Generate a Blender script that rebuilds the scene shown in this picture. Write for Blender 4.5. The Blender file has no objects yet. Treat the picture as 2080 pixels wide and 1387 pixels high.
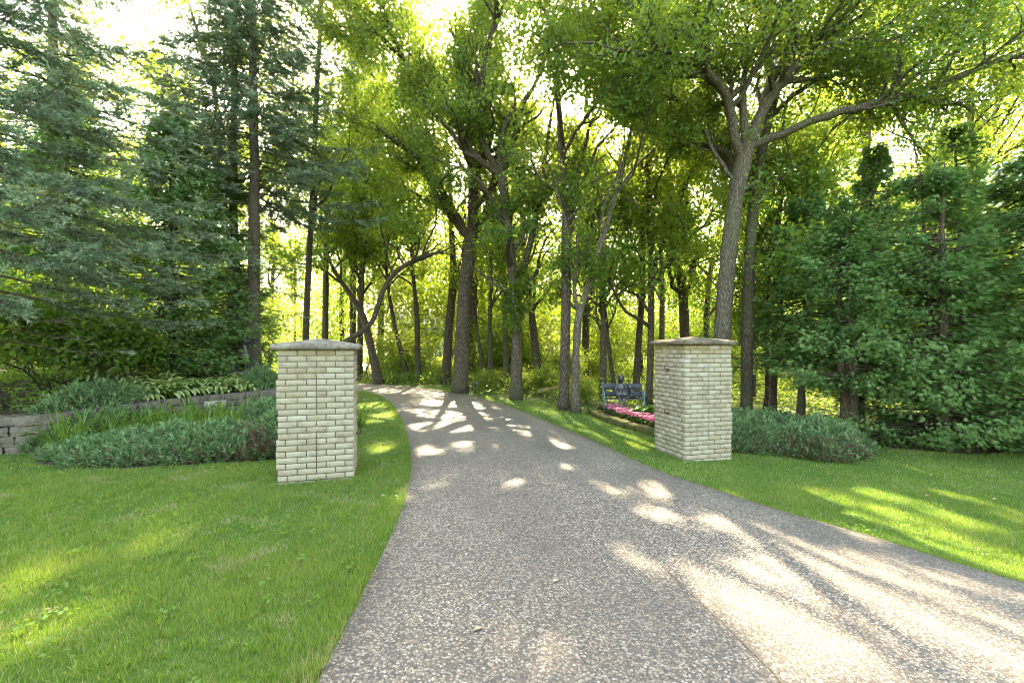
import bpy, math, random
import numpy as np
from mathutils import Vector, Matrix

# ------------------------------------------------------------------ camera, sky, sun, exposure
S = bpy.context.scene
COL = S.collection
F, CX, CY, EYE = 924.0, 1040.0, 704.0, 1.55
cam_d = bpy.data.cameras.new('camera'); cam = bpy.data.objects.new('camera', cam_d); COL.objects.link(cam)
cam.location = (0, 0, EYE); cam.rotation_euler = (math.radians(90), 0, 0)
cam_d.sensor_width = 36.0; cam_d.lens = 36.0 * F / 2080; cam_d.shift_y = (CY - 693.5) / 2080
cam_d.clip_start = 0.05; cam_d.clip_end = 2000
S.camera = cam
SUN_EL, SUN_AZ = math.radians(41), math.radians(-6.2)
SV = np.array([math.cos(SUN_EL) * math.sin(SUN_AZ), math.cos(SUN_EL) * math.cos(SUN_AZ), math.sin(SUN_EL)])
w = bpy.data.worlds.new('World'); S.world = w; w.use_nodes = True
nt = w.node_tree; nt.nodes.clear()
sky = nt.nodes.new('ShaderNodeTexSky'); sky.sky_type = 'NISHITA'; sky.sun_disc = False
sky.sun_elevation = SUN_EL; sky.sun_rotation = SUN_AZ; sky.dust_density = 3.0; sky.air_density = 1.2; sky.ozone_density = 1.0
bg = nt.nodes.new('ShaderNodeBackground'); bg.inputs['Strength'].default_value = 0.15
wo = nt.nodes.new('ShaderNodeOutputWorld')
nt.links.new(sky.outputs[0], bg.inputs[0]); nt.links.new(bg.outputs[0], wo.inputs[0])
sd = bpy.data.lights.new('sun', 'SUN'); sd.energy = 3.4; sd.angle = math.radians(0.7); sd.color = (1.0, 0.93, 0.80)
sun = bpy.data.objects.new('sun', sd); COL.objects.link(sun); sun.location = (0, 0, 40)
sun.rotation_euler = Vector(-SV).to_track_quat('-Z', 'Y').to_euler()
vs = S.view_settings; vs.view_transform = 'Standard'; vs.look = 'None'; vs.gamma = 1.0; vs.use_curve_mapping = False
vs.exposure = 3.82
vs.use_white_balance = True; vs.white_balance_temperature = 7900; vs.white_balance_tint = 4
cy = S.cycles
cy.use_denoising = True; cy.filter_width = 1.0
cy.max_bounces = 7; cy.diffuse_bounces = 5; cy.glossy_bounces = 2; cy.transmission_bounces = 3; cy.transparent_max_bounces = 4
cy.sample_clamp_indirect = 6.0
cy.caustics_reflective = False; cy.caustics_refractive = False

# ------------------------------------------------------------------ terrain
TERR = np.array([(-40, 4.6), (-14, 5.7), (-9, 6.15), (-6.8, 6.6), (-6.75, 7.6), (-6.65, 8.35), (-6.38, 9.1), (-6.05, 9.8), (-5.6, 10.7), (-5.2, 12), (-5.7, 13.6), (-8, 15), (-14, 16), (-40, 17)], float)

def in_poly(x, y, poly):
    ins = np.zeros(x.shape, bool)
    n = len(poly)
    for i in range(n):
        x1, y1 = poly[i]; x2, y2 = poly[(i + 1) % n]
        if y1 == y2: continue
        c = ((y1 > y) != (y2 > y)) & (x < (x2 - x1) * (y - y1) / (y2 - y1) + x1)
        ins ^= c
    return ins

def poly_dist(x, y, poly, closed=True):
    d = np.full(x.shape, 1e9)
    n = len(poly)
    for i in range(n if closed else n - 1):
        a = poly[i]; b = poly[(i + 1) % n]; ab = b - a
        t = np.clip(((x - a[0]) * ab[0] + (y - a[1]) * ab[1]) / (ab @ ab), 0, 1)
        d = np.minimum(d, np.hypot(x - a[0] - t * ab[0], y - a[1] - t * ab[1]))
    return d

def sst(t):
    t = np.clip(t, 0, 1); return t * t * (3 - 2 * t)

def gz(x, y):
    x = np.asarray(x, float); y = np.asarray(y, float)
    z = -0.055 * 6.5 * np.tanh(np.clip(x, 0, None) / 6.5)
    far = sst((y - 16) / 12)
    z = z + far * 0.10 * (np.sin(x * 0.31 + 1.3) * np.sin(y * 0.23) )
    sdv = poly_dist(x, y, TERR) * np.where(in_poly(x, y, TERR), 1, -1)
    z = z + sst((sdv - 0.06) / 0.24) * 0.50 + np.clip(sdv - 0.3, 0, 1.9) * 0.21
    bed = BED_SD(x, y)
    z = z + sst((bed - 0.05) / 0.2) * 0.10
    return z

BED = np.array([(1.95, 11.2), (2.05, 10.2), (2.35, 9.3), (2.75, 8.6), (3.2, 8.0), (3.5, 7.75), (4.3, 7.7), (5.6, 7.75), (6.1, 8.5), (5.6, 9.6), (4.6, 10.6), (3.6, 11.9), (2.6, 12.3)], float)
def BED_SD(x, y):
    return poly_dist(x, y, BED) * np.where(in_poly(x, y, BED), 1, -1)

def W(px, py, d):
    return np.array([(px - CX) / F * d, d, EYE - (py - CY) / F * d])

def G(px, py):
    z = 0.0
    for _ in range(8):
        d = (EYE - z) * F / max(py - CY, 4.0); x = (px - CX) / F * d
        z = -0.055 * 6.5 * math.tanh(max(x, 0) / 6.5)
    return np.array([x, d])

DL = [(-1.4, -6), (-1.0, -3), (-0.85, 0), (-0.86, 1.3)] + [tuple(G(*p)) for p in [(650, 1387), (735, 1210), (800, 1085), (828, 1000), (836, 950), (832, 905), (820, 860), (800, 825), (775, 805), (735, 793)]] + [(-7.2, 17.0), (-9.8, 18.2), (-11.6, 20.2), (-12.0, 24), (-11.4, 28), (-11.8, 34), (-14, 42)]
DR = [(9.5, -6), (8.2, -2), (6.6, 0.6), (5.0, 2.2)] + [tuple(G(*p)) for p in [(2080, 1191), (1900, 1136), (1765, 1090), (1579, 1040), (1463, 1000), (1365, 970), (1291, 939), (1224, 904), (1150, 875), (1078, 843), (977, 809), (891, 793), (845, 786)]] + [(-6.4, 18.9), (-8.2, 20.0), (-9.2, 22), (-9.3, 25), (-8.6, 28.5), (-9.0, 34), (-11, 42)]

def resample(pts, n, sm=2):
    p = np.array(pts, float)
    for _ in range(sm):   # Chaikin
        q = np.empty((2 * len(p) - 2, p.shape[1])); q[0::2] = .75 * p[:-1] + .25 * p[1:]; q[1::2] = .25 * p[:-1] + .75 * p[1:]
        p = np.vstack([p[:1], q, p[-1:]])
    s = np.r_[0, np.cumsum(np.linalg.norm(np.diff(p[:, :3], axis=0), axis=1))]
    t = np.linspace(0, s[-1], n)
    return np.stack([np.interp(t, s, p[:, k]) for k in range(p.shape[1])], 1)

EL = resample(DL, 200); ER = resample(DR, 200)
DRIVE = np.vstack([EL, ER[::-1]])

# ------------------------------------------------------------------ where the canopy lets the sun through
LITPX = [
    [(1380, 1190), (1500, 1130), (1620, 1110), (1760, 1140), (1930, 1215), (2080, 1270), (2080, 1387), (1560, 1387), (1480, 1270)],
    [(1470, 1075), (1520, 1060), (1700, 1130), (1640, 1150), (1520, 1110)],
    [(2080, 1215), (1960, 1190), (1700, 1120), (1720, 1105), (2000, 1185)],
    [(1450, 985), (1490, 978), (1580, 1010), (1590, 1026), (1540, 1022)], [(1600, 1000), (1640, 1000), (1760, 1050), (1800, 1080), (1700, 1045)],
    [(1620, 1040), (1700, 1060), (1780, 1085), (1740, 1090)], [(1780, 1060), (1840, 1062), (1980, 1105), (2080, 1160), (2080, 1185), (1960, 1130), (1850, 1095)],
    [(1690, 985), (1740, 982), (1800, 1000), (1750, 1002)], [(1850, 985), (1880, 982), (1960, 1000), (1990, 1015), (1920, 1003)], [(1810, 935), (1840, 938), (1870, 952), (1830, 946)], [(1960, 1025), (2080, 1045), (2080, 1065), (2000, 1040)],
    [(1560, 985), (1640, 985), (1700, 1005), (1620, 1003)], [(1700, 1010), (1780, 1020), (1860, 1050), (1780, 1040)], [(1900, 1085), (2080, 1130), (2080, 1150), (1950, 1115)],
    [(1820, 1020), (1850, 1015), (1990, 1060), (1960, 1066)],
    [(0, 1195), (60, 1150), (92, 1150), (80, 1180), (0, 1260)], [(0, 1300), (50, 1275), (92, 1265), (60, 1310), (0, 1340)], [(290, 1058), (340, 1045), (350, 1058), (300, 1068)], [(285, 1110), (320, 1088), (342, 1090), (325, 1112)], [(150, 1265), (190, 1235), (212, 1228), (190, 1250)],
    [(730, 845), (790, 838), (805, 855), (735, 862)], [(745, 905), (790, 895), (800, 915), (765, 935)], [(728, 822), (770, 815), (785, 826), (730, 832)], [(800, 1030), (822, 1000), (828, 1035), (806, 1060)],
    [(830, 905), (870, 908), (900, 925), (850, 930)], [(930, 905), (1000, 903), (1010, 918), (940, 922)], [(890, 985), (940, 975), (940, 995), (895, 1000)], [(1060, 945), (1120, 940), (1175, 955), (1120, 970), (1060, 962)], [(1020, 975), (1120, 975), (1140, 990), (1030, 992)],
    [(820, 865), (900, 855), (980, 868), (960, 880), (840, 882)], [(840, 835), (960, 838), (1040, 855), (1000, 862), (860, 850)], [(1000, 870), (1080, 868), (1130, 885), (1060, 890)], [(1060, 900), (1130, 895), (1170, 912), (1090, 918)],
    [(870, 815), (960, 818), (1030, 835), (940, 832), (860, 825)], [(760, 790), (860, 795), (900, 805), (800, 800)], [(1285, 985), (1330, 975), (1360, 1010), (1310, 1015)], [(1290, 1040), (1340, 1020), (1370, 1055), (1310, 1060)], [(1190, 975), (1240, 985), (1300, 1005), (1240, 1010)],
    [(1080, 1320), (1160, 1300), (1200, 1350), (1120, 1387), (1060, 1370)], [(1250, 1120), (1400, 1150), (1420, 1175), (1300, 1160)],
    [(1120, 848), (1180, 850), (1260, 880), (1240, 890), (1150, 866)], [(1200, 872), (1270, 880), (1330, 905), (1300, 915), (1230, 895)], [(1040, 818), (1120, 830), (1200, 850), (1150, 855)], [(960, 800), (1040, 812), (1060, 822), (980, 812)], [(1150, 835), (1220, 850), (1200, 862), (1160, 850)],
    [(1560, 825), (1740, 828), (1760, 850), (1560, 846)], [(1240, 856), (1330, 868), (1330, 880), (1250, 868)], [(1230, 828), (1300, 833), (1320, 848), (1240, 843)],
    [(1400, 940), (1500, 955), (1480, 970), (1420, 962)], [(1420, 1040), (1500, 1060), (1480, 1080), (1400, 1070)],
    [(60, 960), (140, 955), (150, 965), (70, 968)],
]
LIT = [np.array([G(*p) for p in poly]) for poly in LITPX]
LITBB = [(p.min(0) - .3, p.max(0) + .3) for p in LIT]
crng = np.random.default_rng(5)

def lit_at(gx, gy):
    hit = np.zeros(gx.shape, bool)
    for poly, (a, b) in zip(LIT, LITBB):
        m = (gx > a[0]) & (gx < b[0]) & (gy > a[1]) & (gy < b[1]) & ~hit
        if m.any():
            idx = np.nonzero(m)[0]
            hit[idx] = in_poly(gx[idx], gy[idx], poly) | (poly_dist(gx[idx], gy[idx], poly) < .30 * crng.random(len(idx)) ** 1.1)
    return hit

def carve(P, keep_p=0.015):
    """True for the leaves that stay: the canopy is open where the photograph's ground is sunlit."""
    t = P[:, 2] / SV[2]
    gx = P[:, 0] - SV[0] * t; gy = P[:, 1] - SV[1] * t
    hit = lit_at(gx, gy) & (P[:, 2] > 0.9)
    return ~hit | (crng.random(len(P)) < keep_p)

# ------------------------------------------------------------------ mesh helpers
class MB:
    def __init__(self):
        self.v = []; self.f = []; self.t = []; self.n = 0
    def add(self, v, faces, tint=0.5):
        """faces: (k,m) int array or list of such arrays"""
        v = np.asarray(v, float)
        for f in (faces if isinstance(faces, list) else [faces]):
            self.f.append(np.asarray(f, np.int64) + self.n)
        self.v.append(v); self.n += len(v)
        self.t.append(np.full(len(v), tint) if np.isscalar(tint) else np.asarray(tint, float))
    def box(self, c, s, rot=None, tint=0.5, jit=0, rng=None):
        v = np.array([(x, y, z) for z in (-.5, .5) for y in (-.5, .5) for x in (-.5, .5)]) * np.array(s)
        if jit: v = v + (rng.random((8, 3)) - .5) * jit
        if rot is not None: v = v @ np.array(rot).T
        self.add(v + np.array(c), np.array([(0, 2, 3, 1), (4, 5, 7, 6), (0, 1, 5, 4), (2, 6, 7, 3), (0, 4, 6, 2), (1, 3, 7, 5)]), tint)
    def tube(self, pts, rad, k=8, cap=True, tint=0.5):
        pts = np.asarray(pts, float); n = len(pts); rad = np.broadcast_to(np.asarray(rad, float), (n,))
        d = np.gradient(pts, axis=0); d /= np.linalg.norm(d, axis=1, keepdims=True) + 1e-9
        a = np.array([1., 0, 0]) if abs(d[0][0]) < .8 else np.array([0, 1., 0])
        u = np.empty((n, 3)); q = a - d[0] * (a @ d[0]); u[0] = q / np.linalg.norm(q)
        for i in range(1, n):
            q = u[i - 1] - d[i] * (u[i - 1] @ d[i]); u[i] = q / (np.linalg.norm(q) + 1e-9)
        vv = np.cross(d, u)
        an = np.arange(k) * 2 * math.pi / k
        ring = pts[:, None] + rad[:, None, None] * (np.cos(an)[None, :, None] * u[:, None] + np.sin(an)[None, :, None] * vv[:, None])
        i = np.arange(n - 1)[:, None]; j = np.arange(k)[None]; j2 = (j + 1) % k
        f = np.stack([i * k + j, i * k + j2, (i + 1) * k + j2, (i + 1) * k + j], -1).reshape(-1, 4)
        fs = [f]
        if cap: fs += [np.arange(k)[::-1][None], ((n - 1) * k + np.arange(k))[None]]
        self.add(ring.reshape(-1, 3), fs, tint)
    def lathe(self, c, prof, k=16, tint=.5):
        c = np.array(c, float)
        pts = np.array([c + (0, 0, z) for r, z in prof]); rad = [max(r, 1e-4) for r, z in prof]
        an = np.arange(k) * 2 * math.pi / k
        ring = np.stack([np.stack([c[0] + r * np.cos(an), c[1] + r * np.sin(an), np.full(k, c[2] + z)], 1) for r, z in zip(rad, [p[1] for p in prof])])
        n = len(prof); i = np.arange(n - 1)[:, None]; j = np.arange(k)[None]; j2 = (j + 1) % k
        f = np.stack([i * k + j, i * k + j2, (i + 1) * k + j2, (i + 1) * k + j], -1).reshape(-1, 4)
        self.add(ring.reshape(-1, 3), [f, np.arange(k)[::-1][None], ((n - 1) * k + np.arange(k))[None]], tint)
    def build(self, name, m, parent=None, origin=None, smooth=False):
        v = np.concatenate(self.v) if self.v else np.zeros((0, 3)); t = np.concatenate(self.t) if self.t else np.zeros(0)
        if origin is not None: v = v - np.asarray(origin, float)
        me = bpy.data.meshes.new(name)
        sizes = np.concatenate([np.full(len(f), f.shape[1], np.int32) for f in self.f]); li = np.concatenate([f.ravel() for f in self.f]).astype(np.int32)
        me.vertices.add(len(v)); me.vertices.foreach_set('co', v.astype(np.float32).ravel())
        me.loops.add(len(li)); me.loops.foreach_set('vertex_index', li)
        me.polygons.add(len(sizes)); me.polygons.foreach_set('loop_start', np.r_[0, np.cumsum(sizes)[:-1]].astype(np.int32))
        if smooth: me.polygons.foreach_set('use_smooth', np.ones(len(sizes), bool))
        a = me.attributes.new('tint', 'FLOAT', 'POINT'); a.data.foreach_set('value', t.astype(np.float32))
        me.update(calc_edges=True)
        me.materials.append(m)
        o = bpy.data.objects.new(name, me); COL.objects.link(o)
        if parent is not None: o.parent = parent
        elif origin is not None: o.location = tuple(origin)
        return o

def tag(o, label=None, cat=None, group=None, kind=None):
    if label: o['label'] = label
    if cat: o['category'] = cat
    if group: o['group'] = group
    if kind: o['kind'] = kind
    return o

def thing(name, loc, label, cat, group=None, rz=0.0):
    o = bpy.data.objects.new(name, None); COL.objects.link(o); o.empty_display_size = .2
    o.location = tuple(float(c) for c in loc); o.rotation_euler = (0, 0, rz)
    return tag(o, label, cat, group)

def dup(o, loc, rz=0.0, sc=1.0, label=None):
    c = o.copy(); COL.objects.link(c); c.location = tuple(float(q) for q in loc); c.rotation_euler = (0, 0, rz); c.scale = (sc,) * 3
    if label: c['label'] = label
    for ch in o.children:
        d = ch.copy(); COL.objects.link(d); d.parent = c
        for g in ch.children:
            e = g.copy(); COL.objects.link(e); e.parent = d
    return c

def rotz(a):
    c, s = math.cos(a), math.sin(a); return np.array([[c, -s, 0], [s, c, 0], [0, 0, 1.]])

def unit(v): return v / (np.linalg.norm(v, axis=-1, keepdims=True) + 1e-9)

# ------------------------------------------------------------------ materials
def new_mat(name):
    m = bpy.data.materials.new(name); m.use_nodes = True
    t = m.node_tree; t.nodes.clear(); return m, t
def nd(t, typ, **kw):
    n = t.nodes.new(typ)
    for k, v in kw.items():
        if k in n.inputs: n.inputs[k].default_value = v
        else: setattr(n, k, v)
    return n
def mixc(t, fac, a, b, blend='MIX'):
    n = t.nodes.new('ShaderNodeMix'); n.data_type = 'RGBA'; n.blend_type = blend
    for s, v in ((n.inputs[0], fac), (n.inputs[6], a), (n.inputs[7], b)):
        if hasattr(v, 'is_linked') or isinstance(v, bpy.types.NodeSocket): t.links.new(v, s)
        elif isinstance(v, (int, float)): s.default_value = v
        else: s.default_value = (*v, 1) if len(v) == 3 else v
    return n.outputs[2]
def ramp(t, fac, stops):
    n = t.nodes.new('ShaderNodeValToRGB'); t.links.new(fac, n.inputs[0])
    e = n.color_ramp.elements
    while len(e) < len(stops): e.new(.5)
    for el, (p, c) in zip(e, stops): el.position = p; el.color = (*c, 1) if not isinstance(c, (int, float)) else (c, c, c, 1)
    return n.outputs[0]
def tint_of(t):
    n = t.nodes.new('ShaderNodeAttribute'); n.attribute_name = 'tint'; return n.outputs['Fac']
def coords(t, scale=(1, 1, 1)):
    g = t.nodes.new('ShaderNodeNewGeometry'); mp = t.nodes.new('ShaderNodeMapping'); mp.inputs['Scale'].default_value = scale
    t.links.new(g.outputs['Position'], mp.inputs[0]); return mp.outputs[0]
def noise(t, vec, scale, detail=4, rough=.55):
    n = nd(t, 'ShaderNodeTexNoise', Scale=scale, Detail=detail, Roughness=rough); t.links.new(vec, n.inputs['Vector']); return n.outputs['Fac']
def math_(t, op, a, b=0.0):
    n = t.nodes.new('ShaderNodeMath'); n.operation = op
    for s, v in zip(n.inputs, (a, b)):
        if isinstance(v, (int, float)): s.default_value = v
        else: t.links.new(v, s)
    return n.outputs[0]
def finish(t, color, rough=.8, bump=None, bstr=.3, bdist=.02, spec=.3, metal=0.0, normal=None):
    p = nd(t, 'ShaderNodeBsdfPrincipled', Roughness=rough if isinstance(rough, (int, float)) else .5, Metallic=metal)
    p.inputs['Specular IOR Level'].default_value = spec
    if not isinstance(rough, (int, float)): t.links.new(rough, p.inputs['Roughness'])
    if isinstance(color, tuple): p.inputs['Base Color'].default_value = (*color, 1)
    else: t.links.new(color, p.inputs['Base Color'])
    if bump is not None:
        b = nd(t, 'ShaderNodeBump', Strength=bstr, Distance=bdist); t.links.new(bump, b.inputs['Height']); t.links.new(b.outputs[0], p.inputs['Normal'])
    o = t.nodes.new('ShaderNodeOutputMaterial'); t.links.new(p.outputs[0], o.inputs[0]); return p

def leaf_mat(name, ca, cb, ta, tb, tw=.45, rough=.45, spec=.35):
    m, t = new_mat(name)
    f = tint_of(t)
    p = nd(t, 'ShaderNodeBsdfPrincipled', Roughness=rough); p.inputs['Specular IOR Level'].default_value = spec
    t.links.new(mixc(t, f, ca, cb), p.inputs['Base Color'])
    tr = t.nodes.new('ShaderNodeBsdfTranslucent'); t.links.new(mixc(t, f, ta, tb), tr.inputs[0])
    mx = t.nodes.new('ShaderNodeMixShader'); mx.inputs[0].default_value = tw
    t.links.new(p.outputs[0], mx.inputs[1]); t.links.new(tr.outputs[0], mx.inputs[2])
    o = t.nodes.new('ShaderNodeOutputMaterial'); t.links.new(mx.outputs[0], o.inputs[0]); return m

M = {}
M['oak'] = leaf_mat('oak_leaf', (.036, .078, .014), (.080, .135, .024), (.16, .26, .02), (.42, .48, .045), .44)
M['maple'] = leaf_mat('maple_leaf', (.05, .11, .018), (.09, .16, .028), (.26, .40, .03), (.46, .54, .05), .48)
M['far_leaf'] = leaf_mat('distant_leaf', (.045, .10, .018), (.085, .15, .03), (.14, .24, .02), (.30, .36, .04), .42)
M['bush'] = leaf_mat('bush_leaf', (.055, .10, .02), (.10, .15, .03), (.28, .40, .04), (.44, .50, .05), .5)
M['dark_bush'] = leaf_mat('dark_bush_leaf', (.05, .11, .02), (.10, .17, .035), (.22, .36, .03), (.34, .44, .04), .45)
M['spruce'] = leaf_mat('blue_spruce_needle', (.058, .098, .045), (.235, .29, .18), (.12, .16, .07), (.2, .25, .12), .25, .8, .08)
M['spruce_dull'] = leaf_mat('spruce_needle', (.075, .10, .045), (.16, .19, .10), (.14, .18, .05), (.24, .28, .08), .28, .8, .08)
M['cedar'] = leaf_mat('cedar_spray', (.048, .108, .028), (.15, .225, .075), (.12, .24, .04), (.22, .34, .06), .36, .8, .08)
M['juniper'] = leaf_mat('juniper_spray', (.034, .078, .022), (.20, .295, .125), (.08, .14, .06), (.14, .22, .1), .2, .8, .08)
M['grass'] = leaf_mat('grass_blade', (.060, .125, .018), (.125, .175, .040), (.18, .30, .03), (.30, .36, .06), .4, .5, .25)
M['daylily'] = leaf_mat('daylily_leaf', (.07, .14, .022), (.12, .20, .035), (.2, .32, .03), (.3, .42, .04), .38)
M['hosta_lime'] = leaf_mat('lime_hosta_leaf', (.17, .27, .04), (.46, .50, .24), (.22, .34, .05), (.34, .40, .1), .35)
M['hosta'] = leaf_mat('hosta_leaf', (.05, .12, .02), (.09, .18, .03), (.14, .28, .03), (.2, .36, .04), .38)
M['petal'] = leaf_mat('pink_petal', (.55, .04, .16), (.85, .50, .60), (.6, .08, .2), (.75, .3, .4), .3)

def bark(name, c1, c2, c3, vs_=7.0, sc=26):
    m, t = new_mat(name)
    v = coords(t, (sc, sc, sc / vs_))
    n1 = noise(t, v, 1.0, 6, .65)
    vo = nd(t, 'ShaderNodeTexVoronoi', Scale=1.6, feature='DISTANCE_TO_EDGE'); t.links.new(v, vo.inputs['Vector'])
    ridge = math_(t, 'MULTIPLY', math_(t, 'MINIMUM', vo.outputs[0], .35), 2.6)
    h = math_(t, 'ADD', math_(t, 'MULTIPLY', ridge, .6), math_(t, 'MULTIPLY', n1, .55))
    c = ramp(t, h, [(.18, c1), (.5, c2), (.85, c3)])
    big = noise(t, coords(t, (.9, .9, .5)), 1.3, 3)
    c = mixc(t, ramp(t, big, [(.5, 0.0), (.72, .55)]), c, (.075, .085, .035))
    finish(t, c, .92, h, .9, .03, .15); return m
M['bark'] = bark('oak_bark', (.028, .020, .014), (.085, .063, .042), (.16, .125, .09))
M['bark_pale'] = bark('pale_bark', (.034, .026, .018), (.10, .079, .055), (.18, .15, .11))
M['bark_spruce'] = bark('spruce_bark', (.045, .032, .023), (.12, .09, .065), (.20, .17, .135), 1.6, 26)
M['bark_dark'] = bark('dark_bark', (.03, .022, .014), (.075, .055, .036), (.14, .11, .075))

def m_brick():
    m, t = new_mat('cream_brick')
    f = tint_of(t)
    c = ramp(t, f, [(0.0, (.225, .184, .120)), (.3, (.258, .217, .148)), (.7, (.286, .247, .174)), (1.0, (.325, .298, .24))])
    st = noise(t, coords(t, (9, 9, 60)), 2.2, 5, .7)
    c = mixc(t, ramp(t, st, [(.50, 0.0), (.70, .55)]), c, (.20, .145, .085))
    bl = noise(t, coords(t, (1, 1, 1)), 7.0, 4, .6)
    fine = noise(t, coords(t, (1, 1, 1)), 130, 3, .7)
    spot = math_(t, 'MULTIPLY', ramp(t, bl, [(.49, 0.0), (.60, 1.0)]), ramp(t, fine, [(.46, 0.0), (.58, .8)]))
    c = mixc(t, spot, c, (.12, .085, .05))
    gz_ = t.nodes.new('ShaderNodeNewGeometry'); sp = t.nodes.new('ShaderNodeSeparateXYZ'); t.links.new(gz_.outputs['Position'], sp.inputs[0])
    top = ramp(t, math_(t, 'MULTIPLY', sp.outputs[2], .5), [(.70, 0.0), (.765, .5)])
    dm = noise(t, coords(t, (6, 6, 1.2)), 1.5, 4)
    c = mixc(t, math_(t, 'MULTIPLY', top, ramp(t, dm, [(.35, 0.2), (.6, 1.0)])), c, (.26, .175, .05))
    h = noise(t, coords(t, (20, 20, 90)), 3.0, 4, .7)
    finish(t, c, .85, h, .35, .006, .2); return m
M['brick'] = m_brick()
def m_simple(name, stops, sc, rough=.85, bs=.4, bd=.01, detail=6, stretch=(1, 1, 1), spec=.25, metal=0.0):
    m, t = new_mat(name); n = noise(t, coords(t, stretch), sc, detail, .65)
    finish(t, ramp(t, n, stops), rough, n, bs, bd, spec, metal); return m
M['mortar'] = m_simple('mortar', [(.3, (.085, .066, .04)), (.7, (.15, .12, .078))], 60)
def m_concrete(name, base, dark, moss, mossamt):
    m, t = new_mat(name)
    n1 = noise(t, coords(t), 6, 6, .7); n2 = noise(t, coords(t), 90, 3, .7); n3 = noise(t, coords(t), 14, 5, .7)
    c = ramp(t, n1, [(.32, dark), (.62, base)])
    c = mixc(t, ramp(t, n2, [(.5, 0.0), (.68, .5)]), c, dark)
    c = mixc(t, ramp(t, n3, [(.6 - mossamt, 0.0), (.72 - mossamt, .85)]), c, moss)
    finish(t, c, .95, math_(t, 'ADD', n2, n3), .5, .008, .1); return m
M['cap'] = m_concrete('weathered_concrete', (.19, .168, .13), (.075, .064, .048), (.06, .056, .026), .07)
M['cap_mossy'] = m_concrete('mossy_concrete', (.18, .14, .105), (.07, .054, .04), (.06, .056, .02), .13)
M['stone'] = m_concrete('wall_stone', (.17, .14, .11), (.07, .058, .045), (.06, .06, .026), .05)
M['edge_stone'] = m_concrete('mossy_stone', (.10, .078, .052), (.038, .03, .02), (.07, .072, .014), .22)
M['rock'] = m_simple('dark_rock', [(.3, (.05, .05, .055)), (.7, (.15, .15, .155))], 9, .8, .6, .02)
M['plaque'] = m_simple('limestone', [(.3, (.30, .27, .20)), (.7, (.44, .40, .31))], 18)
M['numeral'] = m_simple('dark_numeral', [(.3, (.04, .035, .03)), (.7, (.07, .06, .05))], 30)
M['iron'] = m_simple('rusty_iron', [(.35, (.03, .018, .012)), (.7, (.10, .045, .025))], 60, .75, .4, .003)
M['bronze'] = m_simple('dark_bronze', [(.3, (.03, .029, .030)), (.55, (.06, .056, .055)), (.75, (.11, .107, .108))], 14, .45, .2, .004, spec=.6, metal=.35)
M['verdigris'] = m_simple('verdigris_paint', [(.3, (.055, .09, .085)), (.7, (.11, .165, .15))], 25, .6, .2, .003)
M['bench_wood'] = m_simple('grey_bench_wood', [(.3, (.033, .034, .036)), (.7, (.068, .070, .073))], 8, .8, .3, .004, stretch=(1, 8, 8))
M['log'] = m_simple('dead_wood', [(.3, (.14, .09, .04)), (.7, (.36, .25, .11))], 12, .9, .5, .01)
M['roof'] = m_simple('grey_shingle', [(.3, (.16, .16, .17)), (.7, (.30, .30, .31))], 6)
M['siding'] = m_simple('pale_siding', [(.3, (.5, .47, .40)), (.7, (.62, .58, .5))], 3)
M['glass'] = m_simple('window_glass', [(.3, (.02, .025, .03)), (.7, (.04, .05, .06))], 2, .1)
M['twig'] = m_simple('dead_twig', [(.3, (.13, .10, .07)), (.7, (.28, .23, .17))], 20)
M['dead_leaf'] = m_simple('dead_leaf', [(.3, (.16, .11, .06)), (.7, (.30, .24, .16))], 20)
M['lamp_metal'] = m_simple('black_lamp_metal', [(.3, (.02, .02, .02)), (.7, (.06, .06, .055))], 10, .5)
M['brown_twig'] = leaf_mat('brown_juniper', (.07, .04, .022), (.14, .085, .05), (.05, .03, .02), (.08, .05, .03), .1)

def m_drive():
    m, t = new_mat('exposed_aggregate')
    v = coords(t)
    vo = nd(t, 'ShaderNodeTexVoronoi', Scale=80.0); vo.inputs['Randomness'].default_value = 1.0; t.links.new(v, vo.inputs['Vector'])
    vo2 = nd(t, 'ShaderNodeTexVoronoi', Scale=150.0); t.links.new(v, vo2.inputs['Vector'])
    sp = t.nodes.new('ShaderNodeSeparateColor'); t.links.new(vo.outputs['Color'], sp.inputs[0])
    sp2 = t.nodes.new('ShaderNodeSeparateColor'); t.links.new(vo2.outputs['Color'], sp2.inputs[0])
    c = ramp(t, sp.outputs[0], [(0.0, (.018, .018, .022)), (.24, (.040, .042, .050)), (.40, (.095, .080, .064)), (.54, (.18, .14, .10)), (.68, (.29, .22, .16)), (.84, (.35, .30, .25)), (.96, (.45, .39, .33)), (1.0, (.52, .48, .43))])
    c2 = ramp(t, sp2.outputs[0], [(0.0, (.055, .046, .038)), (.5, (.20, .15, .105)), (1.0, (.38, .31, .235))])
    c = mixc(t, .16, c, c2)
    edge = ramp(t, vo.outputs['Distance'], [(.32, 0.0), (.66, .7)])
    c = mixc(t, edge, c, (.075, .062, .05))
    big = noise(t, coords(t, (.7, .45, 1)), .9, 5, .6)
    c = mixc(t, ramp(t, big, [(.38, 0.0), (.64, .62)]), c, (.062, .054, .047))
    md = noise(t, coords(t, (1, 1, 1)), 4.5, 5, .65)
    c = mixc(t, ramp(t, md, [(.52, 0.0), (.72, .38)]), c, (.075, .062, .05))
    c = mixc(t, 1.0, c, (.88, .845, .79), 'MULTIPLY')
    h = math_(t, 'SUBTRACT', 1.0, vo.outputs['Distance'])
    finish(t, c, .7, h, .55, .006, .35); return m
M['drive'] = m_drive()
M['joint'] = m_simple('joint_dirt', [(.3, (.06, .045, .03)), (.7, (.16, .12, .07))], 40)

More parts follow.
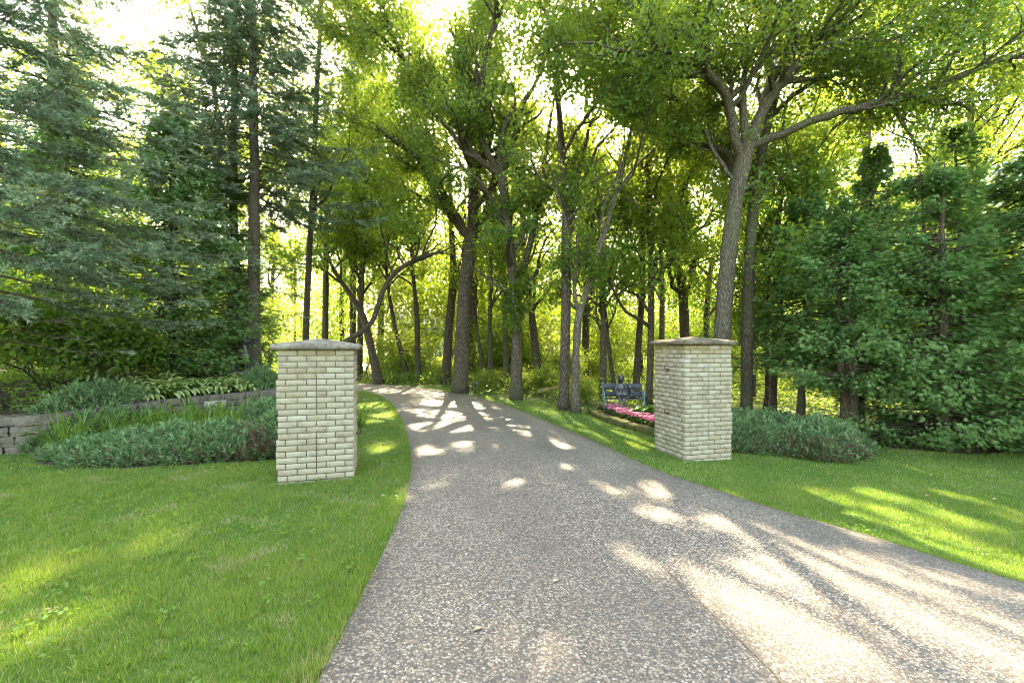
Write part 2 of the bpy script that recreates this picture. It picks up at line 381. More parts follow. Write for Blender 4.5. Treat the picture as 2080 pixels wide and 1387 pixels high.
def m_ground():
    m, t = new_mat('lawn_and_soil')
    f = tint_of(t)      # 1 lawn, 0 soil / woodland floor, .5 meadow
    n1 = noise(t, coords(t), 1.1, 5, .6); n2 = noise(t, coords(t), 26, 4, .7); n3 = noise(t, coords(t), 0.35, 3)
    lawn = ramp(t, n2, [(.3, (.040, .075, .014)), (.7, (.080, .120, .026))])
    lawn = mixc(t, ramp(t, n1, [(.6, 0.0), (.75, .3)]), lawn, (.22, .185, .085))
    soil = ramp(t, n2, [(.3, (.028, .02, .013)), (.7, (.085, .06, .035))])
    wood = ramp(t, n3, [(.35, (.05, .055, .02)), (.65, (.085, .10, .03))])
    c = mixc(t, ramp(t, f, [(.05, 0.0), (.4, 1.0)]), soil, mixc(t, n2, wood, (.10, .13, .035)))
    c = mixc(t, ramp(t, f, [(.6, 0.0), (.9, 1.0)]), c, lawn)
    finish(t, c, .95, n2, .6, .03, .1); return m
M['ground'] = m_ground()

# ------------------------------------------------------------------ ground and driveway
def lawn_mask(x, y):
    """1 lawn, .5 woodland floor or meadow, 0 bare bed soil"""
    m = np.ones(x.shape)
    wood = (y > 13.5 + np.clip(x, -3, 3) * -.75 + .4 * np.sin(x * 2.1)) & ~((x < -2) & (y < 18))
    m = np.where(wood, .5, m)
    m = np.where((x > 5.9) & (y > 8.0 + .12 * np.sin(x * 3) - .10 * (x - 7)) & (y < 12.5), 0.02, m)
    m = np.where(in_poly(x, y, TERR), .02, m)
    jun = np.array([(-6.8, 6.6), (-6.3, 5.95), (-5, 5.75), (-3.2, 6.2), (-2.6, 7.0), (-3.2, 9), (-4.6, 11.5), (-5.5, 12.0), (-6.6, 8.2)], float)
    m = np.where(in_poly(x, y, jun), .02, m)
    m = np.where(in_poly(x, y, BED), .02, m)
    return m

xs = np.unique(np.round(np.r_[np.linspace(-160, -26, 12), np.arange(-26, -12, .8), np.arange(-12, 12, .16), np.arange(12, 26, .8), np.linspace(26, 160, 12)], 3))
ys = np.unique(np.round(np.r_[np.linspace(-60, -6, 8), np.arange(-6, 2, .5), np.arange(2, 20, .16), np.arange(20, 40, .7), np.linspace(40, 260, 16)], 3))
gx, gy = np.meshgrid(xs, ys); gx = gx.ravel(); gy = gy.ravel()
nx, ny = len(xs), len(ys)
i, j = np.meshgrid(np.arange(ny - 1), np.arange(nx - 1), indexing='ij'); q = (i * nx + j).ravel()
mb = MB(); mb.add(np.stack([gx, gy, gz(gx, gy)], 1), np.stack([q, q + 1, q + nx + 1, q + nx], 1), lawn_mask(gx, gy))
tag(mb.build('ground', M['ground'], smooth=True), kind='structure')

ND = 18
tt = np.linspace(0, 1, ND)
dv = EL[:, None] * (1 - tt)[None, :, None] + ER[:, None] * tt[None, :, None]
dz = gz(dv[..., 0], dv[..., 1]) + .022 + .012 * np.sin(np.pi * tt)[None]
top = np.concatenate([dv, dz[..., None]], -1)
skl = top[:, :1].copy(); skl[..., 2] -= .08; skr = top[:, -1:].copy(); skr[..., 2] -= .08
top = np.concatenate([skl, top, skr], 1); n2 = ND + 2
i, j = np.meshgrid(np.arange(199), np.arange(n2 - 1), indexing='ij'); q = (i * n2 + j).ravel()
mb = MB(); mb.add(top.reshape(-1, 3), np.stack([q, q + 1, q + n2 + 1, q + n2], 1))
tag(mb.build('driveway', M['drive']), kind='structure')
jl = resample([tuple(G(*p)) for p in [(1345, 1158), (1440, 1250), (1530, 1338), (1590, 1400), (1640, 1470)]], 40, 1)
mb = MB(); rr = np.random.default_rng(3); wv = .003 + .004 * rr.random(40)
dn = unit(np.gradient(jl, axis=0)); nn = np.stack([-dn[:, 1], dn[:, 0]], 1)
a = jl + nn * wv[:, None]; b = jl - nn * wv[:, None]
def drive_z(p):   # height of the slab under p
    return gz(p[:, 0], p[:, 1]) + .022 + .012 * .95 + .004
v = np.concatenate([np.c_[a, drive_z(a)], np.c_[b, drive_z(b)]]); k = np.arange(39)
mb.add(v, np.stack([k + 40, k + 41, k + 1, k], 1)); tag(mb.build('driveway_joint', M['joint']), kind='structure')

# ------------------------------------------------------------------ brick gate pillars
def pillar(loc, yaw, zbot, ztop, side, mossy, label, seed):
    rng = np.random.default_rng(seed)
    th = thing('gate_pillar', (loc[0], loc[1], zbot), label, 'brick pillar', 'brick pillars at the driveway', yaw)
    wd, ch, L, T, mj = .81, .0677, .2025, .0925, .010
    core = MB(); H = ztop - zbot
    core.box((wd / 2, wd / 2, H / 2 - .05), (wd - .020, wd - .020, H + .10 - .002))
    br = MB()
    nrow = int(math.ceil((H + .12) / ch))
    for r in range(nrow):               # counted from the top
        zc = H - (r + .5) * ch
        band = 5 <= r <= 9 or 15 <= r <= 19
        for face in range(4):
            R = rotz(face * math.pi / 2); off = np.array([wd / 2, wd / 2, 0])
            longf = (r + face) % 2 == 0
            x0 = 0.0 if longf else T + mj / 2
            segs = [L] * (4 if longf else 3)
            if longf is False: segs = [(wd - 2 * T - mj) / 3] * 3
            else: segs = [wd / 4] * 4
            if band and face in (0, 2):   # continuous centre joint in the banded courses
                segs = [wd / 4] * 4 if longf else [(wd / 2 - T - mj / 2) * .66, (wd / 2 - T - mj / 2) * .34, (wd / 2 - T - mj / 2) * .34, (wd / 2 - T - mj / 2) * .66]
            x = x0
            for s in segs:
                sx = s - mj
                c = np.array([x + s / 2 - wd / 2, -wd / 2 + T / 2 + rng.normal(0, .0009), zc])
                if band and ((side < 0 and face in (0, 2)) or (side > 0 and face in (0, 2))):
                    sgn = 1 if face == 0 else -1
                    if abs(c[0]) + s / 2 > wd / 2 - T - .02 and (c[0] * sgn) * side > 0 and (longf or s is segs[0] or s is segs[-1]): c[0] += .008 * side * sgn; sx += .016
                size = [sx, T, ch - mj + rng.normal(0, .0006)]
                if band and face == (3 if side < 0 else 1): c[1] -= .016
                tnt = rng.random() ** .8 * .72 + (.3 if rng.random() < .12 else 0)
                if not longf and False: tnt = 1
                if longf is False and s is segs[0]: pass
                br.box(R @ c + off, size, R, min(tnt, 1), .002, rng)
                x += s
    core.build('mortar_core', M['mortar'], th)
    o = br.build('brickwork', M['brick'], th)
    bv = o.modifiers.new('bevel', 'BEVEL'); bv.width = .0013; bv.segments = 1; bv.limit_method = 'ANGLE'
    # sloping concrete cap
    n = 33; ov = .07; hw = wd / 2 + ov
    u = np.linspace(-1, 1, n); X, Y = np.meshgrid(u, u)
    m_ = np.maximum(np.abs(X), np.abs(Y)); rough = np.random.default_rng(seed + 9)
    nz = rough.normal(0, .0016, X.shape)
    edge = sst((m_ - .96) / .04)
    Z = .060 + .074 * (1 - m_) - .006 * edge + nz
    Z0 = np.zeros_like(Z) + rough.normal(0, .001, X.shape)
    ex = hw * X * (1 - .012 * edge) + rough.normal(0, .0015, X.shape); ey = hw * Y * (1 - .012 * edge) + rough.normal(0, .0015, X.shape)
    P1 = np.stack([ex + wd / 2, ey + wd / 2, H + Z + .001], -1).reshape(-1, 3); P0 = np.stack([hw * X * .99 + wd / 2, hw * Y * .99 + wd / 2, H + Z0 + .003], -1).reshape(-1, 3)
    i, j = np.meshgrid(np.arange(n - 1), np.arange(n - 1), indexing='ij'); q = (i * n + j).ravel()
    ft = np.stack([q, q + 1, q + n + 1, q + n], 1); fb = np.stack([q, q + n, q + n + 1, q + 1], 1) + n * n
    rim = np.r_[np.arange(n), np.arange(1, n) * n + n - 1, (n - 1) * n + np.arange(n - 2, -1, -1), np.arange(n - 2, 0, -1) * n]
    r2 = np.roll(rim, -1); fs = np.stack([rim, rim + n * n, r2 + n * n, r2], 1)
    cp = MB(); cp.add(np.concatenate([P1, P0]), [ft, fb, fs]); cp.build('cap', M['cap_mossy' if mossy else 'cap'], th)
    for r in (5.6, 15.6):               # hinge pintles left from an old gate
        z = H - r * ch; hx = wd if side < 0 else 0.0; sx = 1 if side < 0 else -1
        hb = MB(); yy = .42
        hb.tube([(hx - sx * .02, yy, z), (hx + sx * .03, yy, z), (hx + sx * .055, yy, z), (hx + sx * .062, yy, z + .008), (hx + sx * .062, yy, z + .065)], [.009, .009, .009, .009, .008], 8)
        hb.box((hx + sx * .003, yy, z), (.012, .035, .03))
        hb.build('gate_hinge', M['iron'], th)
    return th
pillar((-2.63, 5.10), math.radians(16), -.005, 1.515, -1, False, 'cream brick gate pillar left of the driveway with pale grey cap', 11)
pillar((2.545, 6.68), math.radians(15), -.16, 1.575, 1, True, 'cream brick gate pillar right of the driveway with mossy brown cap', 12)

# ------------------------------------------------------------------ foliage primitives (all vectorised)
def rand_unit(rng, n): return unit(rng.normal(size=(n, 3)))

def add_leaves(mb, rng, P, D, N, L, Wd, tint):
    n = len(P)
    S_ = unit(np.cross(D, N)); N = np.cross(S_, D)
    L = np.asarray(L).reshape(-1, 1) * np.ones((n, 1)); Wd = np.asarray(Wd).reshape(-1, 1) * np.ones((n, 1))
    fold = .18 * Wd
    b = P; tip = P + D * L - N * L * .12
    l = P + D * L * .48 + S_ * Wd * .5 + N * fold; r = P + D * L * .48 - S_ * Wd * .5 + N * fold
    v = np.stack([b, r, tip, l], 1).reshape(-1, 3); k = np.arange(n)[:, None] * 4
    mb.add(v, np.concatenate([k + np.array([[0, 1, 2]]), k + np.array([[0, 2, 3]])]), np.repeat(tint, 4))

def add_blades(mb, P, D, S_, L, Wd, tint):
    n = len(P); L = np.asarray(L).reshape(-1, 1) * np.ones((n, 1)); Wd = np.asarray(Wd).reshape(-1, 1) * np.ones((n, 1))
    v = np.stack([P - S_ * Wd / 2, P + S_ * Wd / 2, P + D * L], 1).reshape(-1, 3)
    mb.add(v, np.arange(3 * n).reshape(-1, 3), np.repeat(tint, 3))

def grow(rng, p, d, L, r, lv, mx, cfg, tubes, twigs, up=.06):
    n = 7 if lv < mx else 5
    pts = [np.array(p, float)]; d = unit(np.array(d, float)); st = L / (n - 1)
    wob = cfg.get('wob', .2)
    for _ in range(n - 1):
        d = unit(d + rng.normal(0, wob, 3) + np.array([0, 0, up])); pts.append(pts[-1] + d * st)
    pts = np.array(pts); rad = np.linspace(r, r * (.45 if lv < mx else .3), n)
    tubes.append((pts, rad, lv)); 
    if lv >= mx: twigs.append(pts); return
    spawn(rng, pts, rad, L, lv, mx, cfg, tubes, twigs)

def spawn(rng, pts, rad, L, lv, mx, cfg, tubes, twigs, t0=.3, kids=None):
    kids = kids or cfg['kids'][min(lv, len(cfg['kids']) - 1)]
    n = len(pts)
    for kk in range(kids):
        t = 1.0 if kk == 0 else t0 + (1 - t0) * rng.random()
        f = t * (n - 1); i0 = min(int(f), n - 2); p = pts[i0] + (pts[i0 + 1] - pts[i0]) * (f - i0); r = np.interp(f, np.arange(n), rad)
        ax = unit(pts[i0 + 1] - pts[i0]); o = rand_unit(rng, 1)[0]; o = unit(o - ax * (o @ ax)); o[2] = o[2] * .7 + .05
        ang = math.radians(rng.uniform(25, 65)) if kk else math.radians(rng.uniform(5, 25))
        nd_ = ax * math.cos(ang) + o * math.sin(ang)
        grow(rng, p, nd_, L * cfg.get('ratio', .62) * rng.uniform(.7, 1.2), max(r * (.6 if kk else .85), .006), lv + 1, mx, cfg, tubes, twigs, cfg.get('up', .06))

def twig_leaves(mb, rng, twigs, n_per, size, spread, do_carve=True, off=None, tbias=0.0):
    if not twigs: return
    T = np.array([resample(t, 5, 0) if len(t) != 5 else t for t in twigs]); nt_ = len(T)
    f = rng.random((nt_, n_per)) ** .8 * 3.999; i0 = f.astype(int); a = np.arange(nt_)[:, None]
    P = T[a, i0] + (T[a, i0 + 1] - T[a, i0]) * (f - i0)[..., None]
    ctr = T.mean(1)[:, None]
    P = (P + rng.normal(0, spread, P.shape) * np.array([1, 1, .7])).reshape(-1, 3)
    ax = np.repeat(unit(T[:, -1] - T[:, 0]), n_per, 0)
    tw = np.repeat(rng.random(nt_) * .5, n_per)
    n = len(P)
    D = unit(ax * .5 + rng.normal(0, .7, (n, 3)) + np.array([0, 0, -.25])); N = unit(rng.normal(0, .55, (n, 3)) + np.array([0, 0, .8]))
    tint = np.clip(tw + rng.random(n) * .5 + tbias, 0, 1)
    keep = np.ones(n, bool) if not do_carve else carve(P + (0 if off is None else off))
    keep &= (P[:, 2] + (0 if off is None else off[2])) > .05
    P, D, N, tint = P[keep], D[keep], N[keep], tint[keep]
    sz = size * rng.uniform(.5, 1.35, len(P))
    add_leaves(mb, rng, P, D, N, sz, sz * .62, tint)

def tubes_mesh(tubes, minr=0.0):
    mb = MB()
    for pts, rad, lv in tubes:
        if lv == 0:
            mb.tube(pts, rad, 14)
        else:
            mb.tube(pts, rad, {1: 8, 2: 6}.get(lv, 3), cap=False)
    return mb

def trunk_path(rng, pts, n=26, flare=1.28):
    """pts rows: x,y,z,r -> smooth wobbling trunk with a flared foot"""
    p = resample(pts, n, 2)
    h = np.linspace(0, 1, n)
    p[:, 0] += rng.normal(0, .006, n).cumsum() * .6; p[:, 3] *= 1 + rng.normal(0, .025, n)
    L = np.linalg.norm(np.diff(p[:, :3], axis=0), axis=1).sum()
    if flare > 1: p[:, 3] *= 1 + (flare - 1) * np.exp(-h * L / .28)
    return p[:, :3], p[:, 3]

def px_path(rows):      # rows px, py, depth, radius(m)
    return [tuple(W(a, b, c)) + (r,) for a, b, c, r in rows]

def tree(name, label, cat, base_px, limbs, seed, leafm='oak', barkm='bark', cfg=None, mx=3, n_leaf=55, size=.12, spread=.16, group=None, extra_kids=9, tbias=0.0, top_grow=None, limb_len=2.6, low=.35, burl=0):
    """limbs: list of pixel/depth polylines; the first is the trunk from the ground up."""
    rng = np.random.default_rng(seed); cfg = cfg or dict(kids=[6, 5, 5], ratio=.62, wob=.2, up=.05)
    tr = px_path(limbs[0])
    x0, y0 = tr[0][0], tr[0][1]; z0 = float(gz(x0, y0)) - .04
    tr[0] = (x0, y0, z0, tr[0][3])
    th = thing(name, (x0, y0, z0), label, cat, group)
    tubes, twigs = [], []
    p, r = trunk_path(rng, tr); r = r * .9; tubes.append((p, r, 0))
    L0 = np.linalg.norm(p[-1] - p[0])
    spawn(rng, p, r, limb_len / cfg['ratio'], 0, mx, cfg, tubes, twigs, t0=low, kids=extra_kids)
    for lb in limbs[1:]:
        rows = px_path(lb); q = resample(rows, max(10, 4 * len(rows)), 2)
        q[:, :3] += rng.normal(0, .012, (len(q), 3)); q[:, 3] *= .86 * (1 + rng.normal(0, .04, len(q)))
        ln = np.linalg.norm(np.diff(q[:, :3], axis=0), axis=1).sum()
        tubes.append((q[:, :3], q[:, 3], 1))
        spawn(rng, q[:, :3], q[:, 3], min(2.6, .5 * ln + .9), 1, mx, cfg, tubes, twigs, t0=.2, kids=max(6, int(ln * 3.4)))
    for _ in range(burl):       # leafy epicormic shoots on the stem
        f = rng.uniform(.30, .95) * (len(p) - 1); i0 = int(f); a = rng.uniform(0, 6.28); d = np.array([math.cos(a), math.sin(a), .35])
        for q_ in range(4): grow(rng, p[i0] + d * r[i0] * .8, d + rng.normal(0, .5, 3), rng.uniform(.25, .55), .006, mx, mx, cfg, tubes, twigs)
    mid = carve(np.array([q_[0][len(q_[0]) // 2] for q_ in tubes]))
    tubes = [q_ for q_, k_ in zip(tubes, mid) if k_ or q_[2] < 2]      # no bare twigs where the crown is open
    for lv_ in (2, 3):          # and none left hanging where its branch went
        base_ = np.concatenate([resample(q_[0], 40, 0) for q_ in tubes if q_[2] < lv_])
        tubes = [q_ for q_ in tubes if q_[2] != lv_ or ((base_ - q_[0][0]) ** 2).sum(1).min() < .06 ** 2 + (L0 * .02) ** 2 * .2]
    tb = tubes_mesh(tubes); tb.build('trunk', M[barkm], th, (x0, y0, z0), smooth=True)
    lm = MB(); twig_leaves(lm, rng, twigs, n_leaf, size, spread, tbias=tbias)
    lm.build('crown', M[leafm], th, (x0, y0, z0))
    return th

# ------------------------------------------------------------------ the trees one can tell apart
tree('oak_tree', 'tall oak with wide pale trunk rising behind the right brick pillar', 'tree', None, [
    [(1462, 854, 10.5, .21), (1466, 690, 10.5, .20), (1471, 600, 10.5, .195), (1484, 480, 10.5, .19), (1499, 375, 10.5, .20), (1510, 325, 10.5, .20), (1518, 295, 10.5, .17)],
    [(1510, 325, 10.5, .14), (1490, 285, 10.4, .13), (1480, 200, 10.2, .12), (1452, 160, 9.9, .11), (1410, 125, 9.6, .10), (1350, 110, 9.2, .08), (1300, 112, 9.0, .05), (1240, 95, 8.8, .03)],
    [(1412, 125, 9.6, .07), (1430, 70, 9.5, .06), (1450, 0, 9.4, .05), (1470, -80, 9.3, .03)],
    [(1518, 300, 10.5, .15), (1532, 262, 10.5, .14), (1562, 200, 10.6, .13), (1612, 140, 10.6, .12), (1662, 88, 10.6, .10), (1702, 40, 10.6, .08), (1760, -40, 10.5, .05)],
    [(1520, 300, 10.5, .11), (1590, 272, 10.3, .10), (1650, 245, 10.1, .10), (1720, 226, 9.9, .095), (1850, 190, 9.5, .085), (1940, 165, 9.2, .075), (2000, 130, 9.0, .06), (2080, 110, 8.8, .05), (2200, 60, 8.5, .03)],
    [(1495, 370, 10.5, .06), (1460, 330, 10.6, .055), (1420, 240, 10.8, .05), (1370, 200, 10.8, .04), (1330, 170, 10.8, .02)],
    ], 101, 'oak', 'bark_pale', mx=3, n_leaf=115, size=.092, spread=.19, extra_kids=5, low=.75)
tree('oak_tree', 'dark trunked oak close behind the pale oak, right of its trunk', 'tree', None, [
    [(1515, 838, 10.9, .15), (1516, 690, 10.9, .145), (1522, 505, 10.9, .14), (1528, 434, 11, .135), (1546, 300, 11.2, .13), (1580, 160, 11.4, .12), (1615, 60, 11.5, .10), (1640, -60, 11.6, .08), (1660, -220, 11.7, .05)],
    [(1560, 240, 11.3, .07), (1640, 170, 11.0, .06), (1720, 120, 10.6, .05), (1800, 90, 10.2, .03)],
    [(1600, 100, 11.4, .06), (1560, 40, 11.2, .05), (1500, -20, 11, .03)],
    [(1530, 420, 11, .05), (1580, 360, 11, .045), (1650, 320, 10.8, .03), (1700, 250, 10.6, .02)],
    [(1640, -60, 11.6, .05), (1760, -60, 11.4, .04), (1900, -20, 11, .03)],
    ], 102, 'oak', 'bark_dark', n_leaf=90, size=.095, spread=.19, extra_kids=6, low=.55)
tree('oak_tree', 'thickest grey trunk with forked top beside the driveway curve', 'tree', None, [
    [(934, 797, 15.3, .29), (937, 740, 15.3, .27), (942, 640, 15.3, .26), (948, 560, 15.3, .24), (958, 500, 15.3, .23), (962, 440, 15.3, .2), (963, 348, 15.2, .17), (952, 300, 15.1, .16)],
    [(950, 480, 15.3, .16), (938, 455, 15.2, .15), (915, 420, 15, .14), (882, 357, 14.8, .13), (842, 312, 14.6, .11), (800, 285, 14.4, .07), (760, 260, 14.2, .04)],
    [(952, 300, 15.1, .15), (936, 260, 15, .14), (912, 230, 14.9, .13), (882, 188, 14.8, .12), (830, 148, 14.6, .10), (815, 109, 14.5, .08), (788, 55, 14.4, .06), (750, 20, 14.3, .03)],
    [(962, 480, 15.3, .13), (985, 440, 15.4, .12), (1000, 380, 15.5, .1), (1010, 300, 15.6, .08), (1030, 220, 15.6, .05)],
    [(788, 55, 14.4, .04), (740, 66, 14.2, .04), (700, 55, 14, .03)],
    [(963, 348, 15.2, .1), (985, 270, 15.4, .09), (990, 180, 15.5, .08), (1000, 60, 15.6, .06), (1010, -60, 15.7, .04)],
    ], 103, 'oak', 'bark', n_leaf=110, size=.10, spread=.20, extra_kids=7, low=.6)
tree('oak_tree', 'straight trunk with dark leafy burls right of the thickest trunk', 'tree', None, [
    [(1048, 812, 13.3, .19), (1050, 700, 13.3, .17), (1046, 600, 13.3, .165), (1036, 520, 13.3, .16), (1026, 430, 13.3, .15), (1018, 360, 13.3, .14)],
    [(1018, 360, 13.3, .11), (970, 321, 13.1, .1), (942, 312, 13, .08), (918, 267, 12.9, .06), (860, 212, 12.7, .03)],
    [(1018, 360, 13.3, .12), (990, 310, 13.2, .1), (970, 273, 13.2, .10), (979, 212, 13.2, .10), (982, 136, 13.1, .09), (994, 76, 13, .08), (1018, 27, 12.9, .07), (1040, -40, 12.8, .05)],
    [(1020, 350, 13.3, .12), (1042, 294, 13.4, .11), (1054, 242, 13.4, .10), (1063, 209, 13.5, .09), (1088, 173, 13.5, .07), (1110, 110, 13.6, .05)],
    [(1046, 580, 13.3, .12), (1072, 520, 13.4, .11), (1085, 460, 13.5, .1), (1100, 390, 13.6, .09), (1110, 300, 13.8, .07), (1130, 180, 14, .04)],
    ], 104, 'oak', burl=16, barkm='bark', n_leaf=85, size=.092, extra_kids=7, low=.4, limb_len=2.0)
tree('oak_tree', 'upright trunk on lawn edge, left of two standing close together', 'tree', None, [
    [(1145, 827, 11.7, .15), (1146, 740, 11.7, .14), (1149, 600, 11.7, .135), (1146, 520, 11.7, .13), (1150, 420, 11.7, .12), (1142, 320, 11.7, .1), (1135, 220, 11.7, .08), (1130, 100, 11.6, .05)],
    [(1148, 500, 11.7, .07), (1165, 440, 11.8, .065), (1175, 350, 11.9, .06), (1200, 250, 12, .04)],
    [(1142, 320, 11.7, .06), (1180, 250, 11.4, .05), (1230, 190, 11.0, .03)],
    ], 105, 'oak', burl=16, barkm='bark', n_leaf=85, size=.092, extra_kids=9, low=.45, limb_len=2.1)
tree('oak_tree', 'slim pale trunk leaning right on lawn edge, right of two standing close', 'tree', None, [
    [(1169, 833, 11.2, .12), (1168, 760, 11.2, .10), (1171, 680, 11.2, .10), (1175, 635, 11.2, .10), (1200, 570, 11.2, .085), (1230, 460, 11.2, .08), (1254, 385, 11.2, .07), (1275, 300, 11.2, .055), (1300, 180, 11.1, .03)],
    [(1174, 640, 11.2, .06), (1165, 580, 11.2, .055), (1158, 480, 11.1, .05), (1130, 380, 11, .03)],
    [(1254, 385, 11.2, .04), (1300, 330, 11.0, .035), (1360, 270, 10.7, .02)],
    ], 106, 'oak', burl=16, barkm='bark_pale', n_leaf=85, size=.092, extra_kids=8, low=.5, limb_len=2.0)
tree('maple_tree', 'straight grey trunk standing just left of the thickest trunk', 'tree', None, [
    [(905, 778, 19, .21), (909, 710, 19, .2), (916, 620, 19, .19), (922, 570, 19, .18), (918, 480, 19, .13), (915, 380, 19, .1), (905, 250, 19, .05)],
    [(920, 580, 19, .1), (940, 530, 19, .09), (950, 440, 19.2, .06)],
    ], 107, 'maple', 'bark_dark', n_leaf=40, size=.15, extra_kids=8, low=.5)
tree('crooked_tree', 'leaning trunk at the far driveway bend, bent left near its middle', 'tree', None, [
    [(770, 781, 18.7, .22), (760, 740, 18.7, .18), (746, 673, 18.7, .17), (729, 624, 18.7, .15), (703, 590, 18.7, .11), (670, 540, 18.6, .08), (650, 460, 18.5, .05)],
    [(732, 630, 18.7, .1), (735, 580, 18.7, .08), (745, 500, 18.8, .06), (740, 420, 18.9, .04)],
    ], 108, 'maple', 'bark', n_leaf=40, size=.15, extra_kids=6, low=.55)
tree('crooked_tree', 'arching dark limb reaching right above the left brick pillar', 'tree', None, [
    [(632, 800, 14.5, .14), (650, 740, 14.5, .12), (700, 694, 14.5, .105), (755, 661, 14.5, .09), (767, 624, 14.5, .085), (780, 585, 14.5, .085), (798, 555, 14.5, .08), (845, 523, 14.5, .07), (899, 511, 14.5, .035)],
    [(798, 555, 14.5, .06), (785, 530, 14.5, .05), (780, 500, 14.5, .04), (770, 440, 14.5, .02)],
    [(840, 525, 14.5, .05), (838, 500, 14.5, .04), (830, 470, 14.4, .03), (815, 420, 14.3, .02)],
    [(820, 540, 14.5, .04), (806, 515, 14.6, .035), (805, 480, 14.6, .02)],
    ], 109, 'maple', 'bark_dark', cfg=dict(kids=[4, 4, 4], ratio=.6, wob=.25, up=.06), n_leaf=26, size=.13, extra_kids=6, low=.7, limb_len=1.5)
